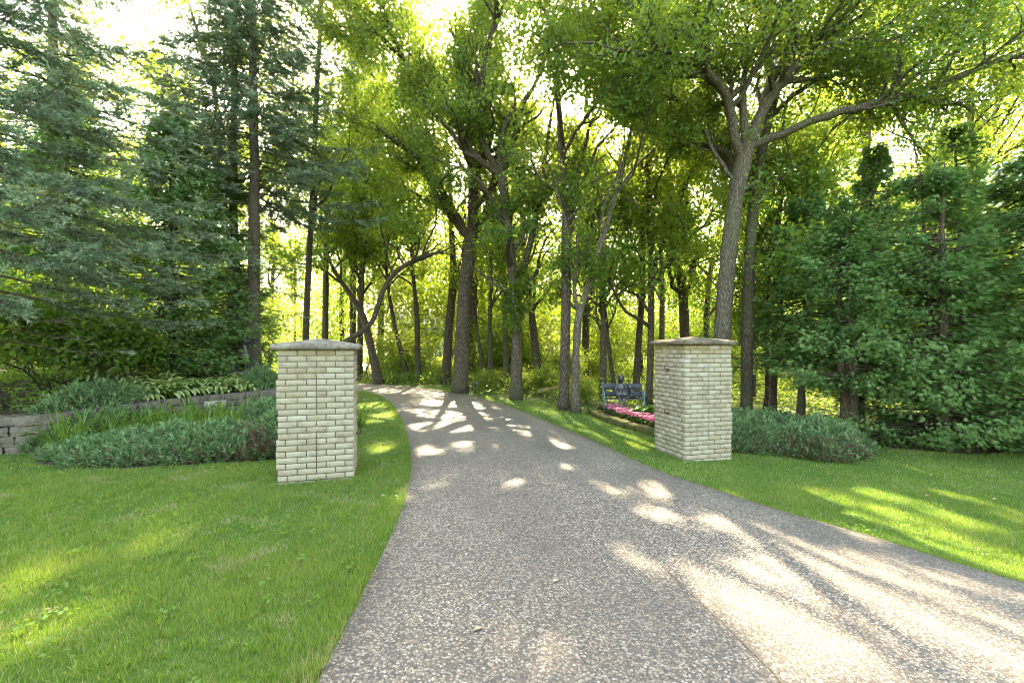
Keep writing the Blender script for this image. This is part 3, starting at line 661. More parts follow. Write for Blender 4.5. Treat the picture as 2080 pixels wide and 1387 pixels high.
MID = [   # px rows, seed, bark, what sets it apart
    ([(831, 778, 20, .13), (810, 696, 20, .11), (793, 621, 20, .09), (780, 500, 20, .06), (775, 380, 20, .03)], 'slender leaning trunk beyond the driveway bend, tilted left', 'bark_dark'),
    ([(850, 779, 19.5, .16), (848, 700, 19.5, .13), (847, 630, 19.5, .12), (838, 560, 19.5, .08), (830, 430, 19.5, .05), (825, 300, 19.5, .03)], 'dark straight trunk with narrow fork beyond the driveway bend', 'bark_dark'),
    ([(986, 789, 18, .11), (977, 716, 18, .09), (966, 661, 18, .07), (950, 560, 18, .05), (940, 450, 18, .03)], 'thin left leaning stem behind the low lamp', 'bark_dark'),
    ([(997, 792, 17, .11), (995, 720, 17, .10), (994, 650, 17, .09), (1000, 520, 17, .06), (1005, 380, 17, .03)], 'thin upright stem between the two thick lawn edge oaks', 'bark_dark'),
    ([(1028, 789, 18, .14), (1026, 700, 18, .12), (1026, 610, 18, .11), (1022, 480, 18, .08), (1020, 320, 18, .04)], 'mossy narrow trunk just left of the leafy burl oak', 'bark'),
    ([(1094, 782, 18, .20), (1084, 673, 18, .16), (1072, 601, 18, .14), (1062, 500, 18, .1), (1055, 380, 18, .05)], 'dark trunk leaning left with side branch behind the fallen log', 'bark_dark'),
    ([(1223, 806, 14.5, .13), (1225, 730, 14.5, .12), (1226, 653, 14.5, .10), (1222, 520, 14.5, .08), (1215, 380, 14.5, .05)], 'reddish brown trunk at the left end of the bench', 'bark'),
    ([(1251, 788, 15.5, .09), (1233, 676, 15.5, .075), (1217, 536, 15.5, .06), (1205, 400, 15.5, .03)], 'thin pole leaning left directly behind the bench statue', 'bark_dark'),
    ([(1291, 787, 15.5, .14), (1299, 669, 15.5, .12), (1307, 595, 15.5, .11), (1304, 465, 15.5, .10), (1303, 330, 15.5, .07), (1300, 160, 15.5, .04)], 'tall straight trunk behind the right half of the bench', 'bark_dark'),
    ([(1318, 806, 14, .12), (1324, 676, 14, .11), (1325, 578, 14, .10), (1320, 465, 14, .09), (1318, 300, 14, .05)], 'brown trunk beside the left edge of the right pillar', 'bark'),
    ([(1394, 800, 16, .20), (1391, 681, 16, .18), (1386, 580, 16, .17), (1366, 505, 16, .14), (1358, 353, 16, .1), (1350, 200, 16, .05)], 'forked dark trunk seen above the right pillar cap', 'bark_dark'),
    ([(1434, 790, 18, .14), (1434, 681, 18, .13), (1440, 560, 18, .11), (1466, 450, 18, .07), (1480, 300, 18, .04)], 'narrow dark trunk left of the pale oak above the pillar', 'bark_dark'),
    ([(1570, 834, 12.3, .10), (1573, 720, 12.3, .09), (1575, 595, 12.3, .085), (1580, 450, 12.3, .07), (1590, 300, 12.3, .04)], 'slim trunk right of the dark oak behind the hosta bed', 'bark'),
    ([(1531, 822, 15.5, .09), (1530, 700, 15.5, .085), (1526, 560, 15.5, .07), (1520, 400, 15.5, .04)], 'thin stem in the sunny lawn behind the dark oak', 'bark'),
    ([(660, 768, 20, .16), (660, 690, 20, .15), (661, 560, 20, .13), (664, 420, 20, .1), (670, 250, 20, .05)], 'straight trunk rising behind the left pillar cap', 'bark_dark'),
    ([(958, 770, 22, .2), (960, 600, 22, .18), (966, 400, 22, .15), (975, 200, 22, .12), (985, 20, 22, .08), (990, -180, 22, .04)], 'tall tree rising between the thickest trunk and the burl oak, farther back', 'bark_dark'),
    ([(1188, 775, 20, .19), (1190, 600, 20, .17), (1196, 400, 20, .14), (1190, 200, 20, .11), (1185, 20, 20, .08), (1180, -180, 20, .04)], 'tall tree farther back between the close pair and the bench', 'bark_dark'),
    ([(1478, 775, 21, .19), (1480, 600, 21, .17), (1478, 380, 21, .14), (1440, 200, 21, .1), (1430, 40, 21, .07), (1425, -160, 21, .03)], 'tall tree far behind the pale oak, hidden partly by its trunk', 'bark_dark'),
    ([(1745, 800, 16, .19), (1748, 640, 16, .17), (1752, 450, 16, .14), (1765, 250, 16, .10), (1775, 50, 16, .07), (1780, -120, 16, .03)], 'tall leafy tree behind the right cedars, nearer the oaks', 'bark_dark'),
    ([(1990, 800, 16.5, .19), (1985, 600, 16.5, .17), (1975, 400, 16.5, .13), (1970, 200, 16.5, .1), (1975, 0, 16.5, .06), (1980, -120, 16.5, .03)], 'tall leafy tree behind the right cedars near the picture edge', 'bark_dark'),
    ([(1640, 800, 18.5, .15), (1645, 650, 18.5, .14), (1650, 450, 18.5, .11), (1655, 250, 18.5, .07), (1660, 80, 18.5, .03)], 'slim tree in the sunny lawn between dark oak and cedars', 'bark_dark'),
    ([(772, 765, 27, .22), (775, 600, 27, .2), (770, 420, 27, .17), (778, 200, 27, .12), (780, 40, 27, .07), (782, -80, 27, .03)], 'tall woodland tree far behind the driveway bend, under the brightest sky gap', 'bark_dark'),
    ([(718, 766, 24, .2), (716, 600, 24, .18), (722, 380, 24, .14), (726, 180, 24, .1), (730, -10, 24, .05)], 'tall slender tree behind the arching limb', 'bark_dark'),
    ([(842, 768, 30, .2), (840, 560, 30, .18), (838, 330, 30, .14), (842, 150, 30, .1), (846, 0, 30, .05)], 'far tall tree left of the sunny meadow gap', 'bark_dark'),
    ([(618, 762, 15.5, .12), (624, 600, 15.5, .11), (634, 420, 15.5, .10), (640, 250, 15.5, .09), (650, 60, 15.5, .08), (660, -150, 15.5, .05), (665, -330, 15.5, .03)], 'leafy tree just right of the tall spruce, behind the left pillar', 'bark_dark'),
    ([(700, 772, 26, .16), (690, 600, 26, .13), (720, 420, 26, .09), (740, 330, 26, .05)], 'pale thin tree far behind the left pillar, curving right', 'bark'),
]
for k, (rows, lab, bk) in enumerate(MID):
    tree('woodland_tree', lab, 'tree', None, [rows], 200 + k, 'maple', bk, cfg=dict(kids=[5, 5, 4], ratio=.6, wob=.2, up=.08), n_leaf=60, size=.115 if rows[0][2] < 22 else .16, spread=.2, extra_kids=11 if rows[0][2] < 22 else 16, low=.3, limb_len=2.3 if rows[0][2] < 22 else 3.2, tbias=.1)

# woodland farther back: one tree of each of five kinds, then varied copies carved for the sun
def bg_tree(rng, h):
    tubes, twigs = [], []
    p, r = trunk_path(rng, [(0, 0, -.05, .17), (rng.normal(0, .15), rng.normal(0, .15), h * .35, .14), (rng.normal(0, .4), rng.normal(0, .4), h * .7, .09), (rng.normal(0, .6), rng.normal(0, .6), h, .03)])
    tubes.append((p, r, 0))
    spawn(rng, p, r, 4.4, 0, 3, dict(kids=[6, 4, 4], ratio=.62, wob=.2, up=.07), tubes, twigs, t0=.22, kids=13)
    return tubes, twigs
protos = []
for k in range(5):
    rng = np.random.default_rng(300 + k); tubes, twigs = bg_tree(rng, 13 + k)
    T = np.array([resample(t, 5, 0) for t in twigs]); nt_ = len(T); n_per = 34
    f = rng.random((nt_, n_per)) ** .8 * 3.999; i0 = f.astype(int); a = np.arange(nt_)[:, None]
    P = (T[a, i0] + (T[a, i0 + 1] - T[a, i0]) * (f - i0)[..., None] + rng.normal(0, .26, (nt_, n_per, 3))).reshape(-1, 3)
    n = len(P); D = unit(np.repeat(unit(T[:, -1] - T[:, 0]), n_per, 0) * .5 + rng.normal(0, .7, (n, 3)) - np.array([0, 0, .25])); N = unit(rng.normal(0, .55, (n, 3)) + np.array([0, 0, .8]))
    tint = np.clip(np.repeat(rng.random(nt_) * .5, n_per) + rng.random(n) * .5 + .12, 0, 1); sz = .19 * rng.uniform(.65, 1.2, n)
    tmesh = tubes_mesh([q for q in tubes if q[2] < 3]).build('trunk', M['bark_dark'], None, smooth=True); tm = tmesh.data; bpy.data.objects.remove(tmesh)
    lm = MB(); add_leaves(lm, rng, P, D, N, sz, sz * .62, tint); cm = lm.build('crown', M['maple']); c = cm.data; bpy.data.objects.remove(cm)
    protos.append((tm, c, (P, D, N, sz, tint)))
brng = np.random.default_rng(77)
spots = []
for row, (dist, cnt) in enumerate([(23, 10), (29, 11), (37, 13), (47, 15)]):
    for k in range(cnt):
        px = -150 + (2380) * (k + .5 + brng.uniform(-.32, .32)) / cnt
        d = dist + brng.uniform(-2.5, 2.5)
        if 862 < px < 912 and d > 20: continue
        x = (px - CX) / F * d
        if in_poly(np.array([x]), np.array([d]), DRIVE)[0] or poly_dist(np.array([x]), np.array([d]), DRIVE)[0] < .7: continue
        spots.append((x, d))
BGL = ['leafy backlit woodland tree among the trunks beyond the lawn', 'tall backlit tree in the far woodland behind the front trunks']
for k, (x, y) in enumerate(spots):
    far = y > 33; rz_ = brng.uniform(0, 6.28); z0 = float(gz(x, y))
    th = thing('woodland_tree', (x, y, z0), BGL[1 if far else 0], 'tree', 'far woodland trees' if far else 'middle woodland trees', rz_)
    sc = brng.uniform(.85, 1.2); th.scale = (sc, sc, sc)
    tm, c, (P, D, N, sz, tint) = protos[k % 5]
    o = bpy.data.objects.new('trunk', tm); COL.objects.link(o); o.parent = th
    if far: o = bpy.data.objects.new('crown', c); COL.objects.link(o); o.parent = th
    else:       # nearer trees: each crown is opened where its shadow would fall on sunlit ground
        kp = carve(P @ rotz(rz_).T * sc + np.array([x, y, z0])); lm = MB(); add_leaves(lm, brng, P[kp], D[kp], N[kp], sz[kp], sz[kp] * .62, tint[kp]); lm.build('crown', M['maple'], th)

# distant wood mass that closes the view
rng = np.random.default_rng(900)
n_cl = 900
cl = np.stack([rng.uniform(-95, 95, n_cl), rng.uniform(50, 85, n_cl), rng.uniform(.3, 19, n_cl)], 1)
cpx = CX + cl[:, 0] / cl[:, 1] * F
cl = cl[~((cpx > 855) & (cpx < 915) & (cl[:, 2] > 3))]
P = (cl[:, None] + rng.normal(0, 1.6, (len(cl), 230, 3)) * np.array([1.4, 1, .8])).reshape(-1, 3); P = P[P[:, 2] > 0]
cpx = CX + P[:, 0] / P[:, 1] * F; P = P[~((cpx > 862) & (cpx < 908) & (P[:, 2] > 1))]
n = len(P); lm = MB()
add_leaves(lm, rng, P, rand_unit(rng, n), unit(rng.normal(0, .6, (n, 3)) + (0, 0, .7)), rng.uniform(.25, .5, n), rng.uniform(.16, .3, n), rng.random(n))
tag(lm.build('distant_woods', M['far_leaf']), 'bright green wall of woods in the far background', 'woods', kind='stuff')

# ------------------------------------------------------------------ understorey shrubs
def bush_mesh(seed, h, wdt, n, size, m):
    rng = np.random.default_rng(seed); tubes, twigs = [], []
    for k in range(7):
        a = rng.uniform(0, 6.28); d = np.array([math.cos(a) * .6 * wdt / h, math.sin(a) * .6 * wdt / h, 1.0])
        grow(rng, (.08 * math.cos(a), .08 * math.sin(a), -.03), d, h * .62, .018, 1, 3, dict(kids=[5, 5, 4], ratio=.6, wob=.2, up=.06), tubes, twigs)
    b = MB()
    for pts, r, lv in tubes: b.tube(pts, r, 4 if lv < 3 else 3, cap=False)
    lm = MB(); twig_leaves(lm, rng, twigs, n, size, .10 * h, False)
    return b, lm
def bush_proto(name, seed, h, wdt, n, size, m, label, group, loc, barkm='bark_dark'):
    b, lm = bush_mesh(seed, h, wdt, n, size, m)
    th = thing(name, loc, label, 'bush', group)
    b.build('stem', M[barkm], th); lm.build('foliage', M[m], th); return th
ug = 'bushy undergrowth among the trunks'
LB = 'leafy green bush in the woodland undergrowth between the tree trunks'
b0 = bush_proto('woodland_bush', 401, 2.4, 1.6, 26, .11, 'bush', LB, ug, (0.2, 22, gz(0.2, 22)))
b1 = bush_proto('woodland_bush', 402, 1.5, 1.5, 26, .10, 'bush', LB, ug, (2.6, 20, gz(2.6, 20)))
b2 = bush_proto('woodland_bush', 403, 3.6, 2.0, 30, .13, 'maple', LB, ug, (4.6, 21, gz(4.6, 21)))
brng = np.random.default_rng(78)
for k in range(46):
    d = [18.5, 21, 25, 31, 38][k % 5] + brng.uniform(-1.2, 1.5)
    px = brng.uniform(-50, 2130)
    if 855 < px < 905: continue
    x = (px - CX) / F * d
    xy = np.array([[x, d]])
    if in_poly(xy[:, 0], xy[:, 1], DRIVE)[0] or poly_dist(xy[:, 0], xy[:, 1], DRIVE)[0] < 1.3: continue
    if in_poly(xy[:, 0], xy[:, 1], TERR)[0]: continue
    dup((b0, b1, b2)[k % 3], (x, d, float(gz(x, d))), brng.uniform(0, 6.28), brng.uniform(.75, 1.3))
b3 = bush_proto('understorey_tree', 404, 6.5, 3.0, 46, .15, 'maple', 'slender leafy young tree filling the understorey between bigger trunks', 'young understorey trees', (-3.6, 27, float(gz(-3.6, 27))))
b4 = bush_proto('understorey_tree', 405, 5.0, 2.6, 46, .14, 'maple', 'slender leafy young tree filling the understorey between bigger trunks', 'young understorey trees', (1.2, 26, float(gz(1.2, 26))))
brng = np.random.default_rng(79)
for k in range(44):
    d = [24, 28, 33, 40][k % 4] + brng.uniform(-1.5, 1.5); px = -40 + 2160 * ((k * .6180339) % 1)
    x = (px - CX) / F * d; xa = np.array([x]); da = np.array([d])
    if 852 < px < 914 or in_poly(xa, da, DRIVE)[0] or poly_dist(xa, da, DRIVE)[0] < 1.2: continue
    dup((b3, b4)[k % 2], (x, d, float(gz(x, d))), brng.uniform(0, 6.28), brng.uniform(.8, 1.3))
for (px, py, d, pr, sc, lab) in [(1098, 800, 15.2, b1, .62, 'dark low bush beside the fallen log'), (1000, 800, 15.8, b1, .5, 'small bush growing behind the low black lamp'),
                                (1068, 800, 15, b1, .5, 'pale twiggy bush against the leafy burl trunk'), (1195, 812, 13.5, b1, .55, 'sunlit bush between the slim pale trunk and the bench'), (800, 770, 21, b0, .9, 'shady bush under the leaning trunk at the driveway bend')]:
    p = W(px, 704, d); dup(pr, (p[0], d, float(gz(p[0], d))), px, sc, lab)['group'] = 'low bushes at the lawn edge'
th = bush_proto('dogwood_bush', 410, 2.0, 1.9, 34, .11, 'dark_bush', 'broad leafy bush at the far left above the stone wall', None, (-8.7, 8.4, float(gz(-8.7, 8.4))))
bush_proto('dogwood_bush', 411, 1.6, 1.5, 34, .10, 'dark_bush', 'dark leafy bush under the left cedar, right of the broad bush', None, (-7.9, 8.9, float(gz(-7.9, 8.9))))

# ------------------------------------------------------------------ conifers
def spruce(label, x, y, h, rmax, z_live, seed, m, trunk_r, z_dead=1.2, twist=1.0, droop=.18, dens=1.0, name='spruce_tree', az=None, needle=.055, lean=0.0, top=None):
    rng = np.random.default_rng(seed); z0 = float(gz(x, y)) - .03
    th = thing(name, (x, y, z0), label, 'conifer')
    tb = MB(); n = 30
    zz = np.linspace(0, h, n); px_ = lean * zz + rng.normal(0, .01, n).cumsum(); P = np.c_[px_, rng.normal(0, .01, n).cumsum(), zz]
    R = trunk_r * (1 - .93 * zz / h) * (1 + .45 * np.exp(-zz / .3)); tb.tube(P, R, 14)
    tw_p, tw_d, tw_l, tw_t = [], [], [], []
    z = z_dead
    while z < h * .97:
        live = z > z_live
        frac = 1 - (z - z_live) / (h - z_live) if live else 1.0
        nb = rng.integers(4, 7) if live else rng.integers(3, 6)
        a0 = rng.uniform(0, 6.28)
        for k in range(nb):
            a = a0 + k * 6.283 / nb + rng.normal(0, .25)
            if az is not None and math.cos(a - az) < -.35 and rng.random() < .7: continue
            L = rmax * min(1, .18 + frac * .95) * rng.uniform(.65, 1.1) * (1 if live else rng.uniform(.3, .75))
            m_ = 9; s = np.linspace(0, 1, m_)
            o = np.array([np.interp(z, zz, P[:, 0]), np.interp(z, zz, P[:, 1]), z])
            d = np.array([math.cos(a), math.sin(a), 0])
            curve = -droop * L * s ** 1.2 * 1.4 + .22 * L * s ** 3 + (.12 * L * s if frac < .4 else 0)
            side = np.array([-d[1], d[0], 0]); sw = rng.normal(0, .06) * L * s ** 2
            bp = o + d * (L * s)[:, None] + side * sw[:, None]; bp[:, 2] += curve
            tb.tube(bp, np.linspace(.022 if live else .012, .004, m_) * (.6 + .4 * L / rmax), 4, cap=False)
            ns = int(L * (11 if live else 5) * dens) + 2
            for q in range(ns):       # side shoots, flat on both sides of the branch
                t = rng.uniform(.18, 1.0); f = t * (m_ - 1); i0 = min(int(f), m_ - 2); p = bp[i0] + (bp[i0 + 1] - bp[i0]) * (f - i0)
                sg = 1 if q % 2 else -1; ln = (.22 + .38 * (1 - t)) * min(1.2, L * .6) * rng.uniform(.6, 1.2)
                sdir = unit(d * rng.uniform(.5, 1.0) + side * sg * rng.uniform(.5, 1.0) + np.array([0, 0, rng.normal(-.18, .16)]))
                e = p + sdir * ln + np.array([0, 0, -.1 * ln])
                tb.tube([p, (p + e) / 2 + (0, 0, .02), e], [.005, .004, .002], 3, cap=False)
                if live or rng.random() < .06:
                    sh = rng.random() ** 1.4 * .7; c = max(3, int(ln / .055))
                    for u in np.linspace(.15, 1, c):
                        pp = p + (e - p) * u
                        for _ in range(2):
                            dd = unit(sdir + rng.normal(0, .55, 3) * np.array([1, 1, .6]))
                            tw_p.append(pp); tw_d.append(dd); tw_l.append(rng.uniform(.05, .12)); tw_t.append(sh + .25 * (u > .7))
        z += rng.uniform(.22, .42) if live else rng.uniform(.16, .34)
    tb.build('trunk', M['bark_spruce'], th)
    lm = MB()
    if tw_p:
        p = np.array(tw_p); d = np.array(tw_d); l = np.array(tw_l)
        k = carve(p + np.array([x, y, z0]), .08); p, d, l = p[k], d[k], l[k]
        tn = np.clip(np.array(tw_t)[k] + rng.normal(.03, .08, len(p)), 0, 1)
        nn_ = 5
        u = rng.random((len(p), nn_)); P2 = (p[:, None] + d[:, None] * (u * l[:, None])[..., None]).reshape(-1, 3)
        D2 = np.repeat(d, nn_, 0) * .9 + rand_unit(rng, len(P2)) * .7; D2 = unit(D2)
        S2 = unit(np.cross(D2, rand_unit(rng, len(P2))))
        add_blades(lm, P2, D2, S2, needle * rng.uniform(.7, 1.3, len(P2)), needle * .34, np.repeat(tn, nn_))
    lm.build('foliage', M[m], th)
    return th
q = W(515, 704, 12.5); spruce('tall spruce with bare lower trunk beside the bronze girl', q[0], 12.5, 17, 3.1, 4.6, 501, 'spruce', .18, 1.6, dens=1.55)
q = W(480, 704, 13.2); spruce('second spruce trunk just left of the tall spruce', q[0], 13.2, 16, 2.4, 6.0, 502, 'spruce_dull', .15, 2.0, dens=.55)
spruce('blue spruce at the left picture edge with long drooping boughs', -8.1, 6.9, 13, 3.3, 1.9, 503, 'spruce', .2, 1.2, droop=.24, dens=1.35, az=-.7, needle=.055)
spruce('dark spruce standing behind the blue spruce at far left', -11.6, 11.5, 15, 2.3, 2.5, 504, 'spruce_dull', .2, 1.4, dens=.8)

def cedar(label, x, y, h, rmax, zlow, seed, ntw, trunk_r=.12, stems=1, size=.105, m='cedar', group=None, top_pow=.8, name='cedar_tree'):
    """arborvitae: flat fans of scale leaves hung on upswept branches"""
    rng = np.random.default_rng(seed); z0 = float(gz(x, y)) - .03
    th = thing(name, (x, y, z0), label, 'conifer', group)
    tb = MB(); zz = np.linspace(0, h, 20)
    axes = []
    for s in range(stems):
        a = rng.uniform(0, 6.28); off = (.0 if s == 0 else .16); ln = rng.normal(0, .025, 2)
        P = np.c_[off * math.cos(a) + ln[0] * zz + rng.normal(0, .01, 20).cumsum(), off * math.sin(a) + ln[1] * zz + rng.normal(0, .01, 20).cumsum(), zz]
        tb.tube(P, trunk_r * (1 - .9 * zz / h) * (1 + .5 * np.exp(-zz / .25)) * (1 if s == 0 else .7), 10); axes.append(P)
    nb = ntw // 42
    ph = rng.uniform(0, 6.28, 4)
    PP, DD, NN = [], [], []
    for b in range(nb):
        u = rng.random() ** 1.15; z = zlow * .8 + (h - zlow * .8) * u
        a = rng.uniform(0, 6.28); lobe = 1 + .22 * math.sin(2 * a + ph[0] + 3 * u) + .18 * math.sin(3 * a + ph[1] - 7 * u) + .12 * math.sin(11 * u + ph[2])
        rad = rmax * (1 - u ** (1 / top_pow) ) ** .75 * rng.uniform(.5, 1.15) * lobe + .12
        d = np.array([math.cos(a), math.sin(a), 0]); ax = axes[rng.integers(stems)]
        o = np.array([np.interp(z, zz, ax[:, 0]), np.interp(z, zz, ax[:, 1]), z]); s = np.linspace(0, 1, 7)
        bp = o + d * (rad * s)[:, None]; bp[:, 2] += rad * (-.30 * s + .38 * s ** 2.2) + (zlow * .2)
        tb.tube(bp, np.linspace(.02, .004, 7), 4, cap=False, tint=.5)
        side = np.array([-d[1], d[0], 0])
        k = 92; t = .25 + .8 * rng.random(k) ** .8; f = np.clip(t, 0, .999) * 6; i0 = f.astype(int)
        p = bp[i0] + (bp[i0 + 1] - bp[i0]) * (f - i0)[:, None]
        lat = rng.normal(0, .15, k) * (rad ** .5) * (1.15 - .6 * np.clip(t, 0, 1))
        p = p + side * lat[:, None] + np.c_[rng.normal(0, .03, (k, 2)), rng.normal(-.05, .06, k) - .10 * np.abs(lat)]
        dd = unit(d + side * (lat * 2.5)[:, None] + np.c_[rng.normal(0, .25, (k, 2)), rng.normal(-.45, .35, k)])
        nn = unit(np.array([0, 0, 1.0]) * .8 + side * rng.normal(0, .5, (k, 1)) + rng.normal(0, .35, (k, 3)))
        PP.append(p); DD.append(dd); NN.append(nn)
    for _ in range(10):          # dead lower twigs
        a = rng.uniform(0, 6.28); z = rng.uniform(.3, max(zlow + .3, .6)); L = rng.uniform(.3, .9) * rmax
        s = np.linspace(0, 1, 6); bp = np.c_[math.cos(a) * L * s, math.sin(a) * L * s, z - .15 * L * s + rng.normal(0, .02, 6)]
        tb.tube(bp, np.linspace(.012, .003, 6), 4, cap=False)
    tb.build('trunk', M['bark_dark'], th, smooth=True)
    P = np.concatenate(PP); D = np.concatenate(DD); N = np.concatenate(NN)
    k = carve(P + np.array([x, y, z0]), .08) & (P[:, 2] > .04); P, D, N = P[k], D[k], N[k]
    n = len(P); S_ = unit(np.cross(D, N)); N = np.cross(S_, D)
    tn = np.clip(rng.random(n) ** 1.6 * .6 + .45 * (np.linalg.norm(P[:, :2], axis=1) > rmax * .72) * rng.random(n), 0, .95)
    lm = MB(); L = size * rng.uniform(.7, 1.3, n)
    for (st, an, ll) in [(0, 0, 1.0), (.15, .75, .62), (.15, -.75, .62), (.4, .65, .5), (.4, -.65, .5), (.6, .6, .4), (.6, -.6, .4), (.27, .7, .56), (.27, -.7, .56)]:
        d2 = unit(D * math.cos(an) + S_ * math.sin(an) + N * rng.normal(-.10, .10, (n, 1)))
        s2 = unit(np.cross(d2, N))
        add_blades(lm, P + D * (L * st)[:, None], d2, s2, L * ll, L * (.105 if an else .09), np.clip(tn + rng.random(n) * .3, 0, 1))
    lm.build('foliage', M[m], th)
    return th
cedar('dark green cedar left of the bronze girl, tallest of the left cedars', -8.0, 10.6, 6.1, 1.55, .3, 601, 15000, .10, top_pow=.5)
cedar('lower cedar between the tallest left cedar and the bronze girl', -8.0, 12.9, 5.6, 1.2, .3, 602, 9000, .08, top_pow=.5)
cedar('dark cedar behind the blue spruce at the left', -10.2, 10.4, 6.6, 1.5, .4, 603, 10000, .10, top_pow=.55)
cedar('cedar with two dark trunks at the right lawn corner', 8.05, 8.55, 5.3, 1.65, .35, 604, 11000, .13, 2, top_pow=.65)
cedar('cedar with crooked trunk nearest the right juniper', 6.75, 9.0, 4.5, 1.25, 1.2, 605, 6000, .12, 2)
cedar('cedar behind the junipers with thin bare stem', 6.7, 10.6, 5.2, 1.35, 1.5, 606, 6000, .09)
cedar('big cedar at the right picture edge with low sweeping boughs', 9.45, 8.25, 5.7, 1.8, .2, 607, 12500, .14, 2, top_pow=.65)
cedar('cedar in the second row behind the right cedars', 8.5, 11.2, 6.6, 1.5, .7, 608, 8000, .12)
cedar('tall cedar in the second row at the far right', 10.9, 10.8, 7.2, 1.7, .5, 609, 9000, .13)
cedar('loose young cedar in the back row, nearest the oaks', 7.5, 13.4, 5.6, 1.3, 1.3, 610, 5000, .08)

# ------------------------------------------------------------------ junipers
def juniper(label, cx, cy_, rx, ry, h, seed, ntuft, brown=.0, group=None, rz=0.0, front=-1):
    rng = np.random.default_rng(seed); z0 = float(gz(cx, cy_))
    th = thing('juniper_shrub', (cx, cy_, z0), label, 'shrub', group)
    tb = MB(); lm = MB(); bm = MB()
    bump = [(rng.uniform(-.8, .8), rng.uniform(-.8, .8), rng.uniform(.1, .3), rng.uniform(.6, 1.15)) for _ in range(12)]
    a = rng.uniform(0, 6.28, ntuft); rr = np.sqrt(rng.random(ntuft)) * (1 + .07 * np.sin(a * 5 + seed) + .05 * np.sin(a * 9))
    X, Y = rr * np.cos(a), rr * np.sin(a)
    H = (1 - np.clip(rr, 0, 1) ** 3.2) * .8 + .12
    for bx, by, bw, bh in bump: H *= 1 + (bh - .85) * np.exp(-((X - bx) ** 2 + (Y - by) ** 2) / bw)
    H *= 1 + .22 * np.sin(X * 9 * rx + seed) * np.sin(Y * 11 * ry + seed * 2) + .16 * np.sin(X * 19 * rx + 2.1 * seed + 3 * Y)
    lvl = 1 - rng.random(ntuft) ** 2 * .6
    lvl = np.where(rr > .8, rng.uniform(.1, 1, ntuft), lvl)
    x = X * rx; y = Y * ry; c, s = math.cos(rz), math.sin(rz); x, y = x * c - y * s, x * s + y * c
    gr = gz(cx + x, cy_ + y) - z0
    P = np.c_[x, y, gr + H * h * lvl + rng.normal(0, .035, ntuft)]
    out = np.c_[x, y, np.zeros(ntuft)] / np.array([rx, ry, 1])
    D = unit(out * .55 + rng.normal(0, .35, (ntuft, 3)) + np.array([0, 0, .85]))
    for k in range(36):
        t = rng.integers(ntuft); e = P[t]; tb.tube([(e[0] * .15, e[1] * .15, -.02), (e[0] * .6, e[1] * .6, e[2] * .55), e], [.014, .009, .003], 4, cap=False)
    tb.build('stem', M['twig'], th)
    isb = (rng.random(ntuft) < brown * (.35 + 1.6 * (rr > .72))) & (Y < .35) & (lvl < .97)
    for mb_, msk in ((lm, ~isb), (bm, isb)):
        p, d = P[msk], D[msk]; n = len(p)
        if n == 0: continue
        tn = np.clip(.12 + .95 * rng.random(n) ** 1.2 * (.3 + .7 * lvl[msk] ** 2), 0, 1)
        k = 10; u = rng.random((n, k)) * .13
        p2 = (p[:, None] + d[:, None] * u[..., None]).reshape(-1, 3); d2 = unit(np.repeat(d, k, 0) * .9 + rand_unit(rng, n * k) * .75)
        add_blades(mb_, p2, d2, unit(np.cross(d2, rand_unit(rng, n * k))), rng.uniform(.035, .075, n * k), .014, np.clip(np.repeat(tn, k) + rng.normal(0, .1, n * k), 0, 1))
    lm.build('foliage', M['juniper'], th)
    if isb.any(): bm.build('dead_sprays', M['brown_twig'], th)
    return th
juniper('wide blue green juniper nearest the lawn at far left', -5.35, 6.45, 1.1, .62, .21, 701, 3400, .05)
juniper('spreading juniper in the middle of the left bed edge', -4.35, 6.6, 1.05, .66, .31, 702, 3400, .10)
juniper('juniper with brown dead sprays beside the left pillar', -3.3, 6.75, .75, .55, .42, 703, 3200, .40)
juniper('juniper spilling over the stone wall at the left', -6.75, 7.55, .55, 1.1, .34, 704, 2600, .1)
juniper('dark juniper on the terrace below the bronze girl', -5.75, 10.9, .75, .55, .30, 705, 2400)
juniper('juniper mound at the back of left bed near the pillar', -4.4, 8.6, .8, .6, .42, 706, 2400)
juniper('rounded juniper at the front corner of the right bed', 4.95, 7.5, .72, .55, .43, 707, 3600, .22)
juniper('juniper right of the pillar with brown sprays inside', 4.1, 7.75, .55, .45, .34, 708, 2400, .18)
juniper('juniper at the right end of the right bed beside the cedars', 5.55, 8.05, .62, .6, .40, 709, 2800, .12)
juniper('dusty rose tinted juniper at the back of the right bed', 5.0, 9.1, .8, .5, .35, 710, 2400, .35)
juniper('juniper touching the right side of the right pillar', 3.62, 7.75, .32, .4, .34, 711, 1500, .1)

